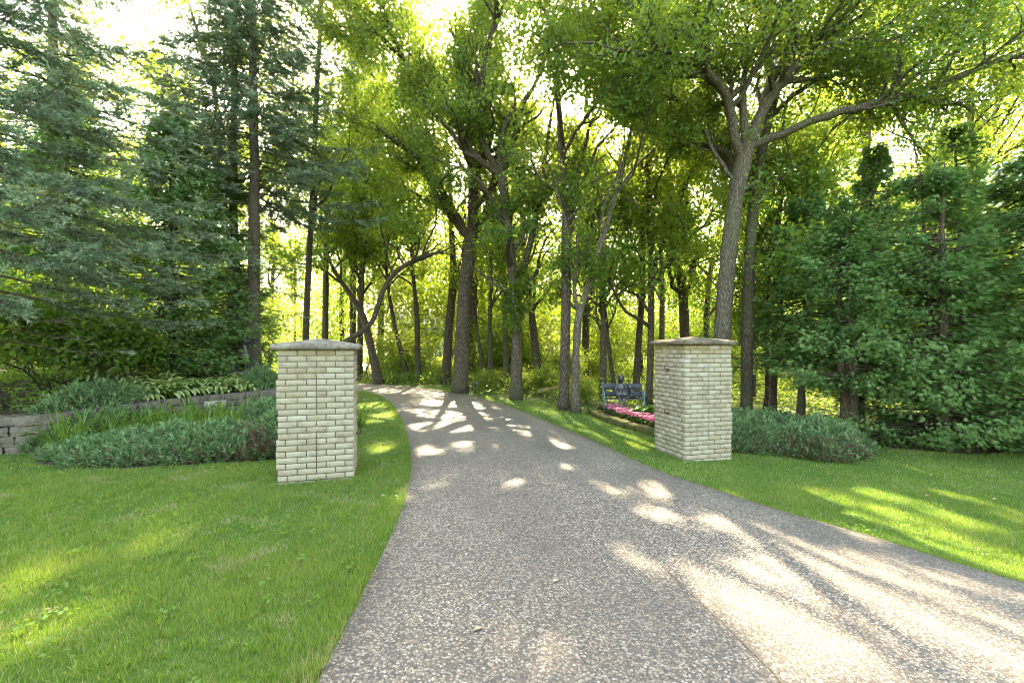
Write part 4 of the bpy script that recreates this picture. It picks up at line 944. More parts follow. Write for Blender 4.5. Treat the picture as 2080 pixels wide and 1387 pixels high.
# ------------------------------------------------------------------ garden walls and edging
def stone_mesh(mb, rng, c, s, R, rough=.012):
    n = 4; pts = []
    idx = {}
    g = np.linspace(-.5, .5, n + 1)
    for face in range(6):
        ax = face // 2; sg = .5 if face % 2 else -.5
        u, v = np.meshgrid(g, g)
        P = np.empty((n + 1, n + 1, 3)); o = [0, 1, 2]; o.remove(ax)
        P[..., ax] = sg; P[..., o[0]] = u; P[..., o[1]] = v
        q = P.reshape(-1, 3)
        rad = np.abs(q).max(1, keepdims=True); q2 = q * (1 - .10 * np.clip(np.sort(np.abs(q), 1)[:, 1:2] * 2 - .55, 0, 1))
        hh = np.sin(q2 @ np.array([17.1, 9.3, 13.7]) * 2 + c[0] * 31 + c[1] * 17) * rough + np.sin(q2 @ np.array([7.1, 19.3, 11.7]) + c[1] * 57) * rough
        q2 = q2 * np.array(s) + unit(q2) * hh[:, None]
        i, j = np.meshgrid(np.arange(n), np.arange(n), indexing='ij'); k = (i * (n + 1) + j).ravel()
        f = np.stack([k, k + 1, k + n + 2, k + n + 1], 1)
        if (face % 2 == 0) ^ (ax == 1): f = f[:, ::-1]
        mb.add(q2 @ np.array(R).T + np.array(c), f, rng.random())
def block_wall(name, label, path, h, ch, bl, depth, m, seed, base=None):
    rng = np.random.default_rng(seed); p = resample(path, 400, 1); s = np.r_[0, np.cumsum(np.linalg.norm(np.diff(p, axis=0), axis=1))]
    o = np.array([p[200][0], p[200][1], float(gz(p[200][0] + .4, p[200][1] - .4)) if base is None else base])
    mb = MB(); nr = int(round(h / ch))
    for r in range(nr):
        t = -(r % 2) * bl / 2
        while t < s[-1]:
            L = bl * rng.uniform(.8, 1.15); m_ = np.clip(t + L / 2, 0, s[-1]); c = np.array([np.interp(m_, s, p[:, k]) for k in (0, 1)])
            i0 = min(np.searchsorted(s, m_), 398); d = unit(p[min(i0 + 3, 399)] - p[max(i0 - 3, 0)]); an = math.atan2(d[1], d[0])
            nrm = np.array([-d[1], d[0]]); c = c + nrm * (depth / 2 + .012 * r + rng.normal(0, .006))
            stone_mesh(mb, rng, (c[0], c[1], o[2] + (r + .5) * ch), (L - .008, depth, ch - .006), rotz(an)); t += L
    ob = mb.build(name, M[m], None, o); return tag(ob, label, 'wall'), o
wl, wo_ = block_wall('retaining_wall', 'rough grey stone block wall holding up the left garden terrace', [(-9.6, 5.85), (-6.85, 6.45), (-6.72, 7.6), (-6.62, 8.35), (-6.35, 9.1), (-6.02, 9.8), (-5.6, 10.65)], .56, .14, .42, .26, 'stone', 21, base=-.02)
def text_mesh(s, size, depth):
    cu = bpy.data.curves.new('text', 'FONT'); cu.body = s; cu.size = size; cu.extrude = depth; cu.align_x = 'CENTER'; cu.align_y = 'CENTER'
    o = bpy.data.objects.new('text', cu); COL.objects.link(o); dg = bpy.context.evaluated_depsgraph_get(); me = bpy.data.meshes.new_from_object(o.evaluated_get(dg)); bpy.data.objects.remove(o); return me
pa = np.array([-6.33, 9.1]); pb = np.array([-6.02, 9.75]); dd = unit(pb - pa); an = math.atan2(dd[1], dd[0]); pc = (pa + pb) / 2 + np.array([dd[1], -dd[0]]) * .035
pl = MB(); pl.box((0, 0, 0), (.42, .05, .19)); pl.box((0, -.028, .085), (.42, .012, .018)); pl.box((.201, -.028, 0), (.018, .012, .152)); pl.box((-.201, -.028, 0), (.018, .012, .152)); pl.box((0, -.028, -.085), (.42, .012, .018))
po = pl.build('number_plaque', M['plaque'], wl); po.location = (pc[0] - wo_[0], pc[1] - wo_[1], .335 - wo_[2]); po.rotation_euler = (0, 0, an)
te = text_mesh('807', .15, .004); te.materials.append(M['numeral']); to = bpy.data.objects.new('numerals', te); COL.objects.link(to); to.parent = po; to.location = (0, -.029, 0); to.rotation_euler = (math.radians(90), 0, 0)
block_wall('low_stone_wall', 'low mossy stone edge below the junipers of the right bed', [(3.4, 7.42), (4.2, 7.3), (5.0, 7.25)], .24, .12, .34, .2, 'edge_stone', 22, base=-.26)
ep = resample([tuple(p) for p in BED[:6]] , 300, 1)[::-1]
ep = resample([(2.75, 12.1), (2.2, 11.9), (1.95, 11.2), (2.05, 10.3), (2.35, 9.35), (2.75, 8.65), (3.2, 8.05)], 300, 2); s = np.r_[0, np.cumsum(np.linalg.norm(np.diff(ep, axis=0), axis=1))]
rng = np.random.default_rng(31); t = 0.0
EG = 'mossy stones edging the bench bed'
while t < s[-1] - .1:
    L = rng.uniform(.26, .40); m_ = t + L / 2; c = [np.interp(m_, s, ep[:, k]) for k in (0, 1)]; i0 = min(np.searchsorted(s, m_), 297); d = ep[i0 + 2] - ep[i0 - 2]
    z = float(gz(c[0] - .15, c[1] - .1)); h = rng.uniform(.11, .15); mb = MB()
    stone_mesh(mb, rng, (0, 0, h / 2 - .02), (L - .01, rng.uniform(.18, .24), h), rotz(0), .014)
    o = mb.build('edging_stone', M['edge_stone'], None, (0, 0, 0)); o.location = (c[0], c[1], z); o.rotation_euler = (0, 0, math.atan2(d[1], d[0]))
    tag(o, 'mossy stone in the curved edging around the bench bed', 'stone', EG); t += L
mb = MB(); stone_mesh(mb, rng, (0, 0, .10), (.42, .3, .24), rotz(.4), .02)
p = (5.55, 8.45); o = mb.build('boulder', M['rock'], None, (0, 0, 0)); o.location = (p[0], p[1], float(gz(*p)) + .12); tag(o, 'dark grey boulder lying among the right junipers', 'rock')

# ------------------------------------------------------------------ hostas, daylilies, flowers
def strap(mb, rng, base, az, L, wd, lift, droop, segs, tint, shape):
    s = np.linspace(0, 1, segs + 1); d = np.array([math.cos(az), math.sin(az), 0]); side = np.array([-d[1], d[0], 0])
    r = L * s * math.cos(lift); z = L * (math.sin(lift) * s - droop * s ** 2.3)
    c = base + d * r[:, None]; c[:, 2] += z
    wv = wd * shape(s)
    a = c + side * wv[:, None] / 2; b = c - side * wv[:, None] / 2; a[:, 2] += wv * .22; b[:, 2] += wv * .22
    n = segs + 1; v = np.concatenate([a, c, b]); k = np.arange(segs)
    mb.add(v, np.concatenate([np.stack([k, k + 1, n + k + 1, n + k], 1), np.stack([n + k, n + k + 1, 2 * n + k + 1, 2 * n + k], 1)]), np.concatenate([np.full(n, min(tint[1], 1)), np.full(n, tint[0]), np.full(n, min(tint[1], 1))]))
def hosta(seed, n, L, wd, m, label, group, loc, vari=0.0):
    rng = np.random.default_rng(seed); mb = MB(); st = MB()
    for k in range(n):
        az = rng.uniform(0, 6.28); u = k / n; lift = math.radians(25 + 50 * u + rng.normal(0, 8)); stem = (.35 + .3 * u) * L
        b = np.array([0, 0, 0.]); e = np.array([math.cos(az) * stem * math.cos(lift) * 1.1, math.sin(az) * stem * math.cos(lift) * 1.1, stem * math.sin(lift) + .04])
        st.tube([b, e * .6 + (0, 0, .02), e], [.007, .006, .004], 4, cap=False)
        t0 = rng.random() * .6
        strap(mb, rng, e, az + rng.normal(0, .3), L * rng.uniform(.6, 1), wd * rng.uniform(.8, 1.1), lift * .45, rng.uniform(.35, .7), 5, (t0, t0 + vari), lambda s: np.sin(np.pi * np.clip(s * .93 + .07, 0, 1)) ** .7)
    th = thing('hosta_plant', loc, label, 'plant', group); st.build('stalk', M['daylily'], th); mb.build('leaves', M[m], th); return th
HL = 'lime green hosta with pale leaf edges along the terrace wall'; HG = 'lime hostas on the left terrace'
h0 = hosta(801, 34, .30, .10, 'hosta_lime', HL, HG, (-6.9, 9.2, float(gz(-6.9, 9.2))), .6)
rng = np.random.default_rng(81)
for k in range(30):
    t = rng.random(); base = np.array([-7.5, 8.6]) * (1 - t) + np.array([-6.4, 10.7]) * t; o = rng.uniform(-.22, .75); x, y = base[0] - .8 * o + .25, base[1] + .45 * o
    dup(h0, (x, y, float(gz(x, y))), rng.uniform(0, 6), rng.uniform(.8, 1.15))
HR = 'large green hosta with broad leaves in the right bed'; HRG = 'broad green hostas around the right pillar'
h1 = hosta(802, 26, .36, .20, 'hosta', HR, HRG, (3.35, 9.6, float(gz(3.35, 9.6))))
for x, y in [(2.95, 9.9), (3.75, 9.3), (4.1, 8.9), (4.35, 9.5), (3.2, 10.3), (4.0, 8.35), (3.75, 8.3)]: dup(h1, (x, y, float(gz(x, y))), x * 9, .85 + .1 * math.sin(x * 7))
def daylily(seed, n, L, label, group, loc):
    rng = np.random.default_rng(seed); mb = MB()
    for k in range(n):
        az = rng.uniform(0, 6.28); b = np.array([rng.normal(0, .06), rng.normal(0, .06), 0]); t = rng.random()
        strap(mb, rng, b, az, L * rng.uniform(.6, 1.1), .028, math.radians(rng.uniform(48, 84)), rng.uniform(.35, .85), 6, (t, t + .1), lambda s: (1 - s) ** .6 * .9 + .08)
    o = mb.build('daylily_clump', M['daylily'], None, (0, 0, 0)); o.location = loc; return tag(o, label, 'plant', group)
DLb = 'arching green daylily clump in front of the left stone wall'; DG = 'daylilies below the left stone wall'
d0 = daylily(811, 85, 1.0, DLb, DG, (-6.25, 7.3, float(gz(-6.25, 7.3))))
rng = np.random.default_rng(82)
for (x, y) in [(-6.45, 6.75), (-6.2, 7.0), (-5.9, 7.4), (-6.3, 7.7), (-5.8, 7.75), (-6.15, 8.1), (-5.75, 8.2), (-5.45, 7.8), (-6.05, 8.6), (-5.6, 8.7), (-5.3, 8.4), (-5.35, 9.6), (-5.2, 9.1), (-6.6, 7.1), (-5.0, 7.5), (-6.35, 7.15), (-6.05, 7.25), (-5.7, 7.35), (-5.35, 7.4), (-6.5, 7.45), (-6.1, 7.6), (-5.55, 7.6), (-6.3, 8.0), (-5.0, 8.1), (-4.7, 7.7), (-6.5, 6.6), (-5.35, 10.1), (-5.05, 10.5), (-4.95, 10.0), (-5.5, 9.8), (-5.2, 10.9)]:
    o = d0.copy(); COL.objects.link(o); sc = rng.uniform(.8, 1.1); o.location = (x, y, float(gz(x, y))); o.rotation_euler = (0, 0, rng.uniform(0, 6)); o.scale = (sc,) * 3
for (x, y) in [(-3.7, 8.2), (-3.3, 8.4), (-3.9, 8.9), (-3.5, 9.2), (-4.4, 9.8), (-3.0, 8.8)]:
    o = d0.copy(); COL.objects.link(o); o.location = (x, y, float(gz(x, y))); o.rotation_euler = (0, 0, rng.uniform(0, 6)); o['label'] = 'tall daylily clump behind the left pillar'; o['group'] = 'daylilies behind the left pillar'
def flower(seed):
    rng = np.random.default_rng(seed); lf = MB(); pt = MB()
    for k in range(26):
        az = rng.uniform(0, 6.28); strap(lf, rng, np.array([0, 0, .01]), az, rng.uniform(.08, .15), .045, math.radians(rng.uniform(20, 70)), .3, 3, (rng.random(), .5), lambda s: np.sin(np.pi * np.clip(s * .9 + .1, 0, 1)))
    for k in range(20):
        a = rng.uniform(0, 6.28); r = .10 * math.sqrt(rng.random()); c = np.array([r * math.cos(a), r * math.sin(a), rng.uniform(.10, .20)]); t = rng.random()
        for q in range(5):
            az = q * 1.2566 + rng.uniform(-.2, .2); D = np.array([[math.cos(az), math.sin(az), .25]]); add_leaves(pt, rng, c[None], unit(D), np.array([[0, 0, 1.]]), .034, .03, np.array([min(1, t * .6 + .4 * (rng.random() < .3))]))
    th = thing('flower_plant', (2.5, 9.7, float(gz(2.5, 9.7))), 'pink bedding flower in the row beside the mossy edging', 'flower', 'pink flowers in front of the bench')
    lf.build('leaves', M['hosta'], th); pt.build('blossoms', M['petal'], th); return th
f0 = flower(820); rng = np.random.default_rng(83)
fp = resample([(2.25, 11.0), (2.3, 10.4), (2.55, 9.6), (2.9, 8.95), (3.2, 8.5)], 26, 2)
for k, p in enumerate(fp):
    for side in (0, 1):
        x, y = p[0] + .07 + side * .17 + rng.normal(0, .03), p[1] + side * .08 + rng.normal(0, .03)
        if k == 12 and side == 0: f0.location = (x, y, float(gz(x, y))); continue
        dup(f0, (x, y, float(gz(x, y))), rng.uniform(0, 6), rng.uniform(.75, 1.1))

# ------------------------------------------------------------------ figures
def skin_figure(joints, edges, name, m, parent, sub=2):
    names = list(joints); me = bpy.data.meshes.new(name); me.from_pydata([joints[n][0] for n in names], [(names.index(a), names.index(b)) for a, b in edges], [])
    o = bpy.data.objects.new('tmp', me); COL.objects.link(o); md = o.modifiers.new('s', 'SKIN'); md.use_smooth_shade = True
    for k, n in enumerate(names):
        r = joints[n][1]; r = r if isinstance(r, tuple) else (r, r); me.skin_vertices[0].data[k].radius = r; me.skin_vertices[0].data[k].use_root = (k == 0)
    sb = o.modifiers.new('u', 'SUBSURF'); sb.levels = sub; sb.render_levels = sub
    dg = bpy.context.evaluated_depsgraph_get(); dg.update(); out = bpy.data.meshes.new_from_object(o.evaluated_get(dg)); bpy.data.objects.remove(o)
    out.materials.clear(); out.materials.append(m); out.name = name
    r = bpy.data.objects.new(name, out); COL.objects.link(r); r.parent = parent; return r
def hand(j, e, wr, d, up, s, tag_):
    """short finger chains rooted in the palm"""
    d = unit(np.array(d, float)); up = unit(np.array(up, float)); sd_ = np.cross(d, up)
    palm = np.array(j[wr][0]) + d * .045 * s
    j['palm' + tag_] = (tuple(palm), .020 * s); e.append((wr, 'palm' + tag_))
    for k, (o, L) in enumerate([(-.026, .05), (-.009, .06), (.009, .056), (.025, .045)]):
        a = palm + (d * .03 + sd_ * o) * s; b = a + (d * L * .55 + up * -.006) * s; c = b + (d * L * .4 + up * -.018) * s
        for q, (pt, r) in enumerate([(a, .0085), (b, .0075), (c, .006)]): j[f'f{k}{q}{tag_}'] = (tuple(pt), r * s)
        e += [('palm' + tag_, f'f{k}0{tag_}'), (f'f{k}0{tag_}', f'f{k}1{tag_}'), (f'f{k}1{tag_}', f'f{k}2{tag_}')]
    a = palm - d * .01 * s - sd_ * .030 * s; b = a + (d * .025 - sd_ * .018) * s
    j['t0' + tag_] = (tuple(a), .009 * s); j['t1' + tag_] = (tuple(b), .007 * s); e += [('palm' + tag_, 't0' + tag_), ('t0' + tag_, 't1' + tag_)]
def head(c, r, fwd, m, parent, hair_m, long_hair=True, hood=False):
    """face with eyes, nose, mouth, ears as one mesh (returned builder) and hair as another"""
    f = unit(np.array(fwd, float)); s = unit(np.cross(f, (0, 0, 1.))); u = np.cross(s, f); R = np.stack([s, f, u], 1); c = np.array(c, float)
    n1, n2_ = 18, 26; th = np.linspace(0, np.pi, n1); ph = np.linspace(0, 2 * np.pi, n2_, endpoint=False); T, P_ = np.meshgrid(th, ph, indexing='ij')
    x = np.sin(T) * np.cos(P_); y = np.sin(T) * np.sin(P_); z = np.cos(T)
    x2 = x * .80 * (1 - .22 * np.clip(-z, 0, 1)); z2 = z * 1.12; y2 = y * .95
    fr = np.clip(y, 0, 1)
    y2 = y2 + fr * (.24 * np.exp(-((x / .13) ** 2 + ((z + .12) / .17) ** 2)) - .12 * np.exp(-(((np.abs(x) - .32) / .16) ** 2 + ((z - .08) / .11) ** 2)) + .06 * np.exp(-((x / .25) ** 2 + ((z + .45) / .06) ** 2)) - .05 * np.exp(-((x / .25) ** 2 + ((z + .52) / .03) ** 2)) + .08 * np.exp(-((x / .3) ** 2 + ((z + .78) / .15) ** 2)))
    V = np.stack([x2, y2, z2], -1).reshape(-1, 3) * r
    i, j = np.meshgrid(np.arange(n1 - 1), np.arange(n2_), indexing='ij'); q = np.stack([i * n2_ + j, (i + 1) * n2_ + j, (i + 1) * n2_ + (j + 1) % n2_, i * n2_ + (j + 1) % n2_], -1).reshape(-1, 4)
    mb = MB(); mb.add(V @ R.T + c, q)
    for sg in (-1, 1):
        mb.add((V * np.array([.10, .2, .22]) + np.array([sg * .80 * r, -.02 * r, -.05 * r])) @ R.T + c, q)
        mb.add((V * .11 + np.array([sg * .30 * r, .80 * r, .08 * r])) @ R.T + c, q)
    hb = MB(); hv = np.stack([x * .90, y * 1.02 - .10, z2 * 1.04 + .06], -1)
    drop = np.clip(-z, 0, 1) * (y < .15)
    if long_hair: hv[..., 2] -= drop * .9; hv[..., 1] -= drop * .15
    cut = (y > .32) & (z < .48); hv[cut] *= .72
    hb.add((hv.reshape(-1, 3) * r) @ R.T + c, q)
    return mb, hb
def dress_mesh(rings, k=20, folds=.06):
    mb = MB(); an = np.arange(k) * 2 * np.pi / k; vs_ = []
    for n, (c, rx, ry) in enumerate(rings):
        w_ = 1 + folds * n / len(rings) * np.sin(an * 6 + n)
        vs_.append(np.stack([c[0] + rx * np.cos(an) * w_, c[1] + ry * np.sin(an) * w_, np.full(k, c[2])], 1))
    n = len(rings); i, j = np.meshgrid(np.arange(n - 1), np.arange(k), indexing='ij'); mb.add(np.concatenate(vs_), np.stack([i * k + j, (i + 1) * k + j, (i + 1) * k + (j + 1) % k, i * k + (j + 1) % k], -1).reshape(-1, 4)); return mb

# the bronze girl by the spruce: facing right, arms out holding a thin stick, one leg swept back over a stump
q = W(497, 704, 11.6); gx0, gy0 = float(q[0]), 11.6
g0 = float(gz(gx0, gy0)) + .16
girl = thing('bronze_statue', (gx0, gy0, g0), 'dark bronze statue of a girl in a dress, one leg swept back, by the spruce', 'statue')
J = {'pelvis': ((0, 0, .56), (.075, .06)), 'waist': ((-.005, 0, .66), (.062, .05)), 'chest': ((-.01, 0, .79), (.078, .058)), 'neck': ((-.01, 0, .87), (.028, .028)), 'head0': ((0, 0, .94), (.03, .03)),
     'shR': ((-.01, -.085, .84), (.032, .032)), 'elR': ((.10, -.12, .72), (.025, .025)), 'wrR': ((.21, -.10, .80), (.017, .017)),
     'shL': ((-.01, .085, .84), (.032, .032)), 'elL': ((.11, .11, .74), (.025, .025)), 'wrL': ((.22, .06, .81), (.017, .017)),
     'hipR': ((.01, -.045, .52), (.055, .05)), 'knR': ((.05, -.045, .30), (.038, .036)), 'anR': ((.05, -.045, .06), (.022, .022)), 'toeR': ((.14, -.045, .02), (.018, .016)),
     'hipL': ((-.01, .045, .52), (.055, .05)), 'knL': ((-.13, .05, .37), (.04, .038)), 'anL': ((-.33, .05, .33), (.023, .023)), 'toeL': ((-.36, .05, .25), (.018, .016))}
E = [('pelvis', 'waist'), ('waist', 'chest'), ('chest', 'neck'), ('neck', 'head0'), ('chest', 'shR'), ('shR', 'elR'), ('elR', 'wrR'), ('chest', 'shL'), ('shL', 'elL'), ('elL', 'wrL'),
     ('pelvis', 'hipR'), ('hipR', 'knR'), ('knR', 'anR'), ('anR', 'toeR'), ('pelvis', 'hipL'), ('hipL', 'knL'), ('knL', 'anL'), ('anL', 'toeL')]
hand(J, E, 'wrR', (.8, .1, .5), (0, 0, 1), .75, 'R'); hand(J, E, 'wrL', (.8, -.1, .5), (0, 0, 1), .75, 'L')
skin_figure(J, E, 'body', M['bronze'], girl)
hm, hb = head((.01, 0, 1.0), .082, (1, 0, .12), M['bronze'], girl, M['bronze']); hm.build('head', M['bronze'], girl, smooth=True); hb.build('hair', M['bronze'], girl, smooth=True)
dress_mesh([((-.01, 0, .86), .05, .075), ((-.01, 0, .80), .085, .095), ((-.005, 0, .68), .075, .078), ((0, 0, .58), .10, .10), ((.005, 0, .46), .125, .125), ((.01, 0, .36), .14, .14)]).build('dress', M['bronze'], girl, smooth=True)
mb = MB(); mb.tube([(.26, -.06, .80), (.34, -.04, .90), (.40, -.02, 1.0)], [.006, .005, .004], 6); mb.build('stick', M['bronze'], girl)
rng = np.random.default_rng(5); mb = MB(); zz = np.linspace(-.2, .36, 9); mb.tube(np.c_[-.36 + .02 * np.sin(zz * 9), .05 + 0 * zz, zz - .02], .085 * (1 + .18 * np.sin(zz * 17) + .4 * np.exp(-(zz + .2) / .1)), 12); mb.build('stump', M['bronze'], girl)
mb = MB(); mb.box((-.1, 0, -.10), (.75, .34, .24), None, .5, .05, rng); mb.build('base', M['rock'], girl)

# bench with a reading child and a toy animal, all in the bench bed
q = W(1266, 704, 11.35); bx, by = float(q[0]), 11.35; bz = float(gz(bx, by)); ryaw = math.radians(-7)
bench = thing('garden_bench', (bx, by, bz), 'small blue grey garden bench with verdigris ends in the flower bed', 'bench', None, ryaw)
def rounded(mb, c, s): mb.box(c, s)
for k, (yy, zc) in enumerate([(-.15, .31), (-.04, .305), (.07, .30)]):
    mb = MB(); mb.box((0, yy, zc), (.94, .10, .022)); o = mb.build('seat_slat', M['bench_wood'], bench); bv = o.modifiers.new('b', 'BEVEL'); bv.width = .006
for zc, hh, yy in [(.58, .15, .19), (.40, .13, .155)]:
    n = 24; xx = np.linspace(-.47, .47, n); mb = MB(); topz = zc + hh / 2 + (.018 * np.cos(xx / .47 * math.pi * .5) if zc > .5 else 0 * xx); botz = np.full(n, zc - hh / 2)
    v = np.concatenate([np.c_[xx, np.full(n, yy - .014), botz], np.c_[xx, np.full(n, yy - .014 + .02), topz], np.c_[xx, np.full(n, yy + .014), botz], np.c_[xx, np.full(n, yy + .014 + .02), topz]]); k = np.arange(n - 1)
    mb.add(v, [np.stack([k, k + 1, n + k + 1, n + k], 1), np.stack([2 * n + k, 3 * n + k, 3 * n + k + 1, 2 * n + k + 1], 1), np.stack([n + k, n + k + 1, 3 * n + k + 1, 3 * n + k], 1), np.stack([k, 2 * n + k, 2 * n + k + 1, k + 1], 1), np.array([[0, n, 3 * n, 2 * n], [n - 1, 3 * n - 1, 4 * n - 1, 2 * n - 1]])])
    mb.build('back_board', M['bench_wood'], bench)
for sx in (-.48, .48):
    mb = MB()
    mb.tube([(sx, -.22, -.03), (sx, -.21, .2), (sx, -.20, .40), (sx, -.17, .455), (sx, -.05, .47), (sx, .06, .48), (sx, .14, .52)], .018, 8)
    mb.tube([(sx, .21, -.03), (sx, .17, .25), (sx, .20, .50), (sx, .235, .675)], .018, 8)
    mb.tube([(sx, -.21, .285), (sx, 0, .28), (sx, .175, .275)], .016, 8)
    for t in np.linspace(.1, .9, 4): mb.tube([(sx, -.20 + .35 * t, .285), (sx, -.17 + .33 * t, .47 + .01 * t)], .007, 6)
    mb.lathe((sx, .236, .67), [(.001, 0), (.016, .004), (.02, .015), (.014, .028), (.001, .034)], 10)
    mb.build('end_frame', M['verdigris'], bench, smooth=True)
kid = thing('bronze_statue', (bx - .06, by, bz), 'dark bronze statue of a child reading an open book on the bench', 'statue', None, ryaw)
J = {'pelvis': ((0, .06, .39), (.085, .075)), 'waist': ((0, .06, .48), (.075, .06)), 'chest': ((0, .03, .60), (.085, .065)), 'neck': ((0, .01, .68), (.03, .03)), 'head0': ((0, -.02, .74), (.035, .035))}
E = [('pelvis', 'waist'), ('waist', 'chest'), ('chest', 'neck'), ('neck', 'head0')]
for s_, tg in ((-1, 'a'), (1, 'b')):
    J.update({'sh' + tg: ((s_ * .10, .03, .645), (.036, .036)), 'el' + tg: ((s_ * .15, -.05, .50), (.028, .028)), 'wr' + tg: ((s_ * .11, -.17, .485), (.019, .019)),
              'hip' + tg: ((s_ * .05, .03, .37), (.058, .055)), 'kn' + tg: ((s_ * .055, -.21, .36), (.042, .04)), 'an' + tg: ((s_ * .035, -.23, .07), (.024, .024)), 'toe' + tg: ((s_ * .05, -.33, .03), (.022, .018))})
    E += [('chest', 'sh' + tg), ('sh' + tg, 'el' + tg), ('el' + tg, 'wr' + tg), ('pelvis', 'hip' + tg), ('hip' + tg, 'kn' + tg), ('kn' + tg, 'an' + tg), ('an' + tg, 'toe' + tg)]
    hand(J, E, 'wr' + tg, (-s_ * .3, -.9, -.1), (0, 0, -1), .7, tg)
skin_figure(J, E, 'body', M['bronze'], kid)
hm, hb = head((0, -.035, .80), .085, (0, -1, -.45), M['bronze'], kid, M['bronze']); hm.build('head', M['bronze'], kid, smooth=True); hb.build('hair', M['bronze'], kid, smooth=True)
dress_mesh([((0, .02, .675), .06, .055), ((0, .03, .62), .115, .085), ((0, .05, .50), .11, .09), ((0, .04, .42), .125, .12), ((0, -.06, .385), .13, .19), ((0, -.09, .35), .135, .19)]).build('dress', M['bronze'], kid, smooth=True)
mb = MB()
for s_ in (-1, 1):
    R = np.array(Matrix.Rotation(s_ * .18, 3, 'Y') @ Matrix.Rotation(math.radians(52), 3, 'X')); mb.box((s_ * .078, -.235, .485), (.155, .20, .012), R)
mb.build('book', M['bronze'], kid)
toy = thing('bronze_statue', (bx + .20, by, bz + .31), 'dark bronze toy bear statue leaning beside the reading child', 'statue', None, ryaw)
J = {'pelvis': ((0, .02, .075), (.08, .075)), 'chest': ((-.02, .03, .17), (.07, .062)), 'neck': ((-.03, .02, .235), (.045, .045)), 'head': ((-.035, -.005, .285), (.068, .065)), 'nose': ((-.035, -.075, .27), (.03, .026)),
     'earA': ((-.085, .0, .345), (.024, .018)), 'earB': ((.015, .0, .345), (.024, .018)), 'armA': ((-.10, -.03, .14), (.03, .03)), 'pawA': ((-.10, -.10, .08), (.028, .028)), 'armB': ((.06, -.03, .14), (.03, .03)), 'pawB': ((.09, -.10, .08), (.028, .028)),
     'legA': ((-.06, -.11, .05), (.04, .04)), 'footA': ((-.08, -.20, .05), (.035, .042)), 'legB': ((.07, -.10, .05), (.04, .04)), 'footB': ((.12, -.18, .05), (.035, .042))}
skin_figure(J, [('pelvis', 'chest'), ('chest', 'neck'), ('neck', 'head'), ('head', 'nose'), ('head', 'earA'), ('head', 'earB'), ('chest', 'armA'), ('armA', 'pawA'), ('chest', 'armB'), ('armB', 'pawB'), ('pelvis', 'legA'), ('legA', 'footA'), ('pelvis', 'legB'), ('legB', 'footB')], 'body', M['bronze'], toy)

# ------------------------------------------------------------------ small things by the woods, house far behind
q = G(965, 800); lz = float(gz(*q)); lamp = thing('garden_lamp', (q[0], q[1], lz), 'low black mushroom lamp in the greenery beside the driveway', 'lamp')
mb = MB(); mb.tube([(0, 0, -.03), (0, 0, .30)], .018, 10); mb.build('post', M['lamp_metal'], lamp)
mb = MB(); mb.lathe((0, 0, .27), [(.001, 0), (.045, .0), (.05, .03), (.15, .04), (.15, .05), (.09, .10), (.03, .13), (.02, .16), (.001, .165)], 18); mb.build('shade', M['lamp_metal'], lamp, smooth=True)
a_ = W(1092, 704, 14.6); mb = MB(); mb.tube([(0, 0, .16), (.4, .1, .22), (.8, .2, .30), (1.05, .25, .33)], [.07, .075, .07, .06], 10); o = mb.build('fallen_log', M['log'], None, (0, 0, 0)); o.location = (a_[0], 14.6, float(gz(a_[0], 14.6))); tag(o, 'tan fallen log lying behind the lawn edge trunks', 'log')
hx, hy = -10.8, 60.0; hz = float(gz(hx, hy)); house = thing('house', (hx, hy, hz), 'pale house with grey roof far behind the trees', 'house', None, math.radians(12))
mb = MB(); mb.box((0, 0, 1.6), (8, 7, 3.2)); mb.add([(-4, -3.5, 3.2), (4, -3.5, 3.2), (4, 3.5, 3.2), (-4, 3.5, 3.2), (-4, 0, 6.2), (4, 0, 6.2)], [np.array([[0, 4, 3], [1, 2, 5]])]); mb.build('wall', M['siding'], house)
mb = MB()
for s_ in (-1, 1):
    v = [(-4.4, s_ * 4.0, 2.7), (4.4, s_ * 4.0, 2.7), (4.4, 0, 6.2), (-4.4, 0, 6.2)]; v = v + [(a, b, c + .2) for a, b, c in v]; mb.add(v, np.array([(0, 1, 2, 3), (7, 6, 5, 4), (0, 4, 5, 1), (1, 5, 6, 2), (3, 2, 6, 7), (0, 3, 7, 4)]))
mb.build('roof', M['roof'], house)
for wx in (-2.6, -.2, 2.4):
    mb = MB(); mb.box((wx, -3.52, 1.7), (1.1, .06, 1.3)); w_ = mb.build('window', M['siding'], house); mb = MB(); mb.box((wx, -3.56, 1.7), (.9, .04, 1.1)); mb.build('pane', M['glass'], w_)
q = W(884, 704, 40); mb = MB(); rng = np.random.default_rng(61); n = 2600; u = rng.random(n); a = rng.uniform(0, 6.28, n); r = .75 * (1 - u) ** .8 * rng.uniform(.6, 1, n)
P = np.c_[r * np.cos(a), r * np.sin(a), u * 2.6]; add_blades(mb, P, unit(np.c_[np.cos(a), np.sin(a), np.full(n, .4)]), unit(rng.normal(size=(n, 3))), .22, .07, rng.random(n))
th = thing('conical_spruce', (q[0], 40, float(gz(q[0], 40))), 'small conical blue spruce on the sunny meadow before the house', 'conifer'); mb.build('foliage', M['spruce'], th); mb = MB(); mb.tube([(0, 0, -.05), (0, 0, 2.3)], [.06, .01], 6); mb.build('trunk', M['bark_dark'], th)

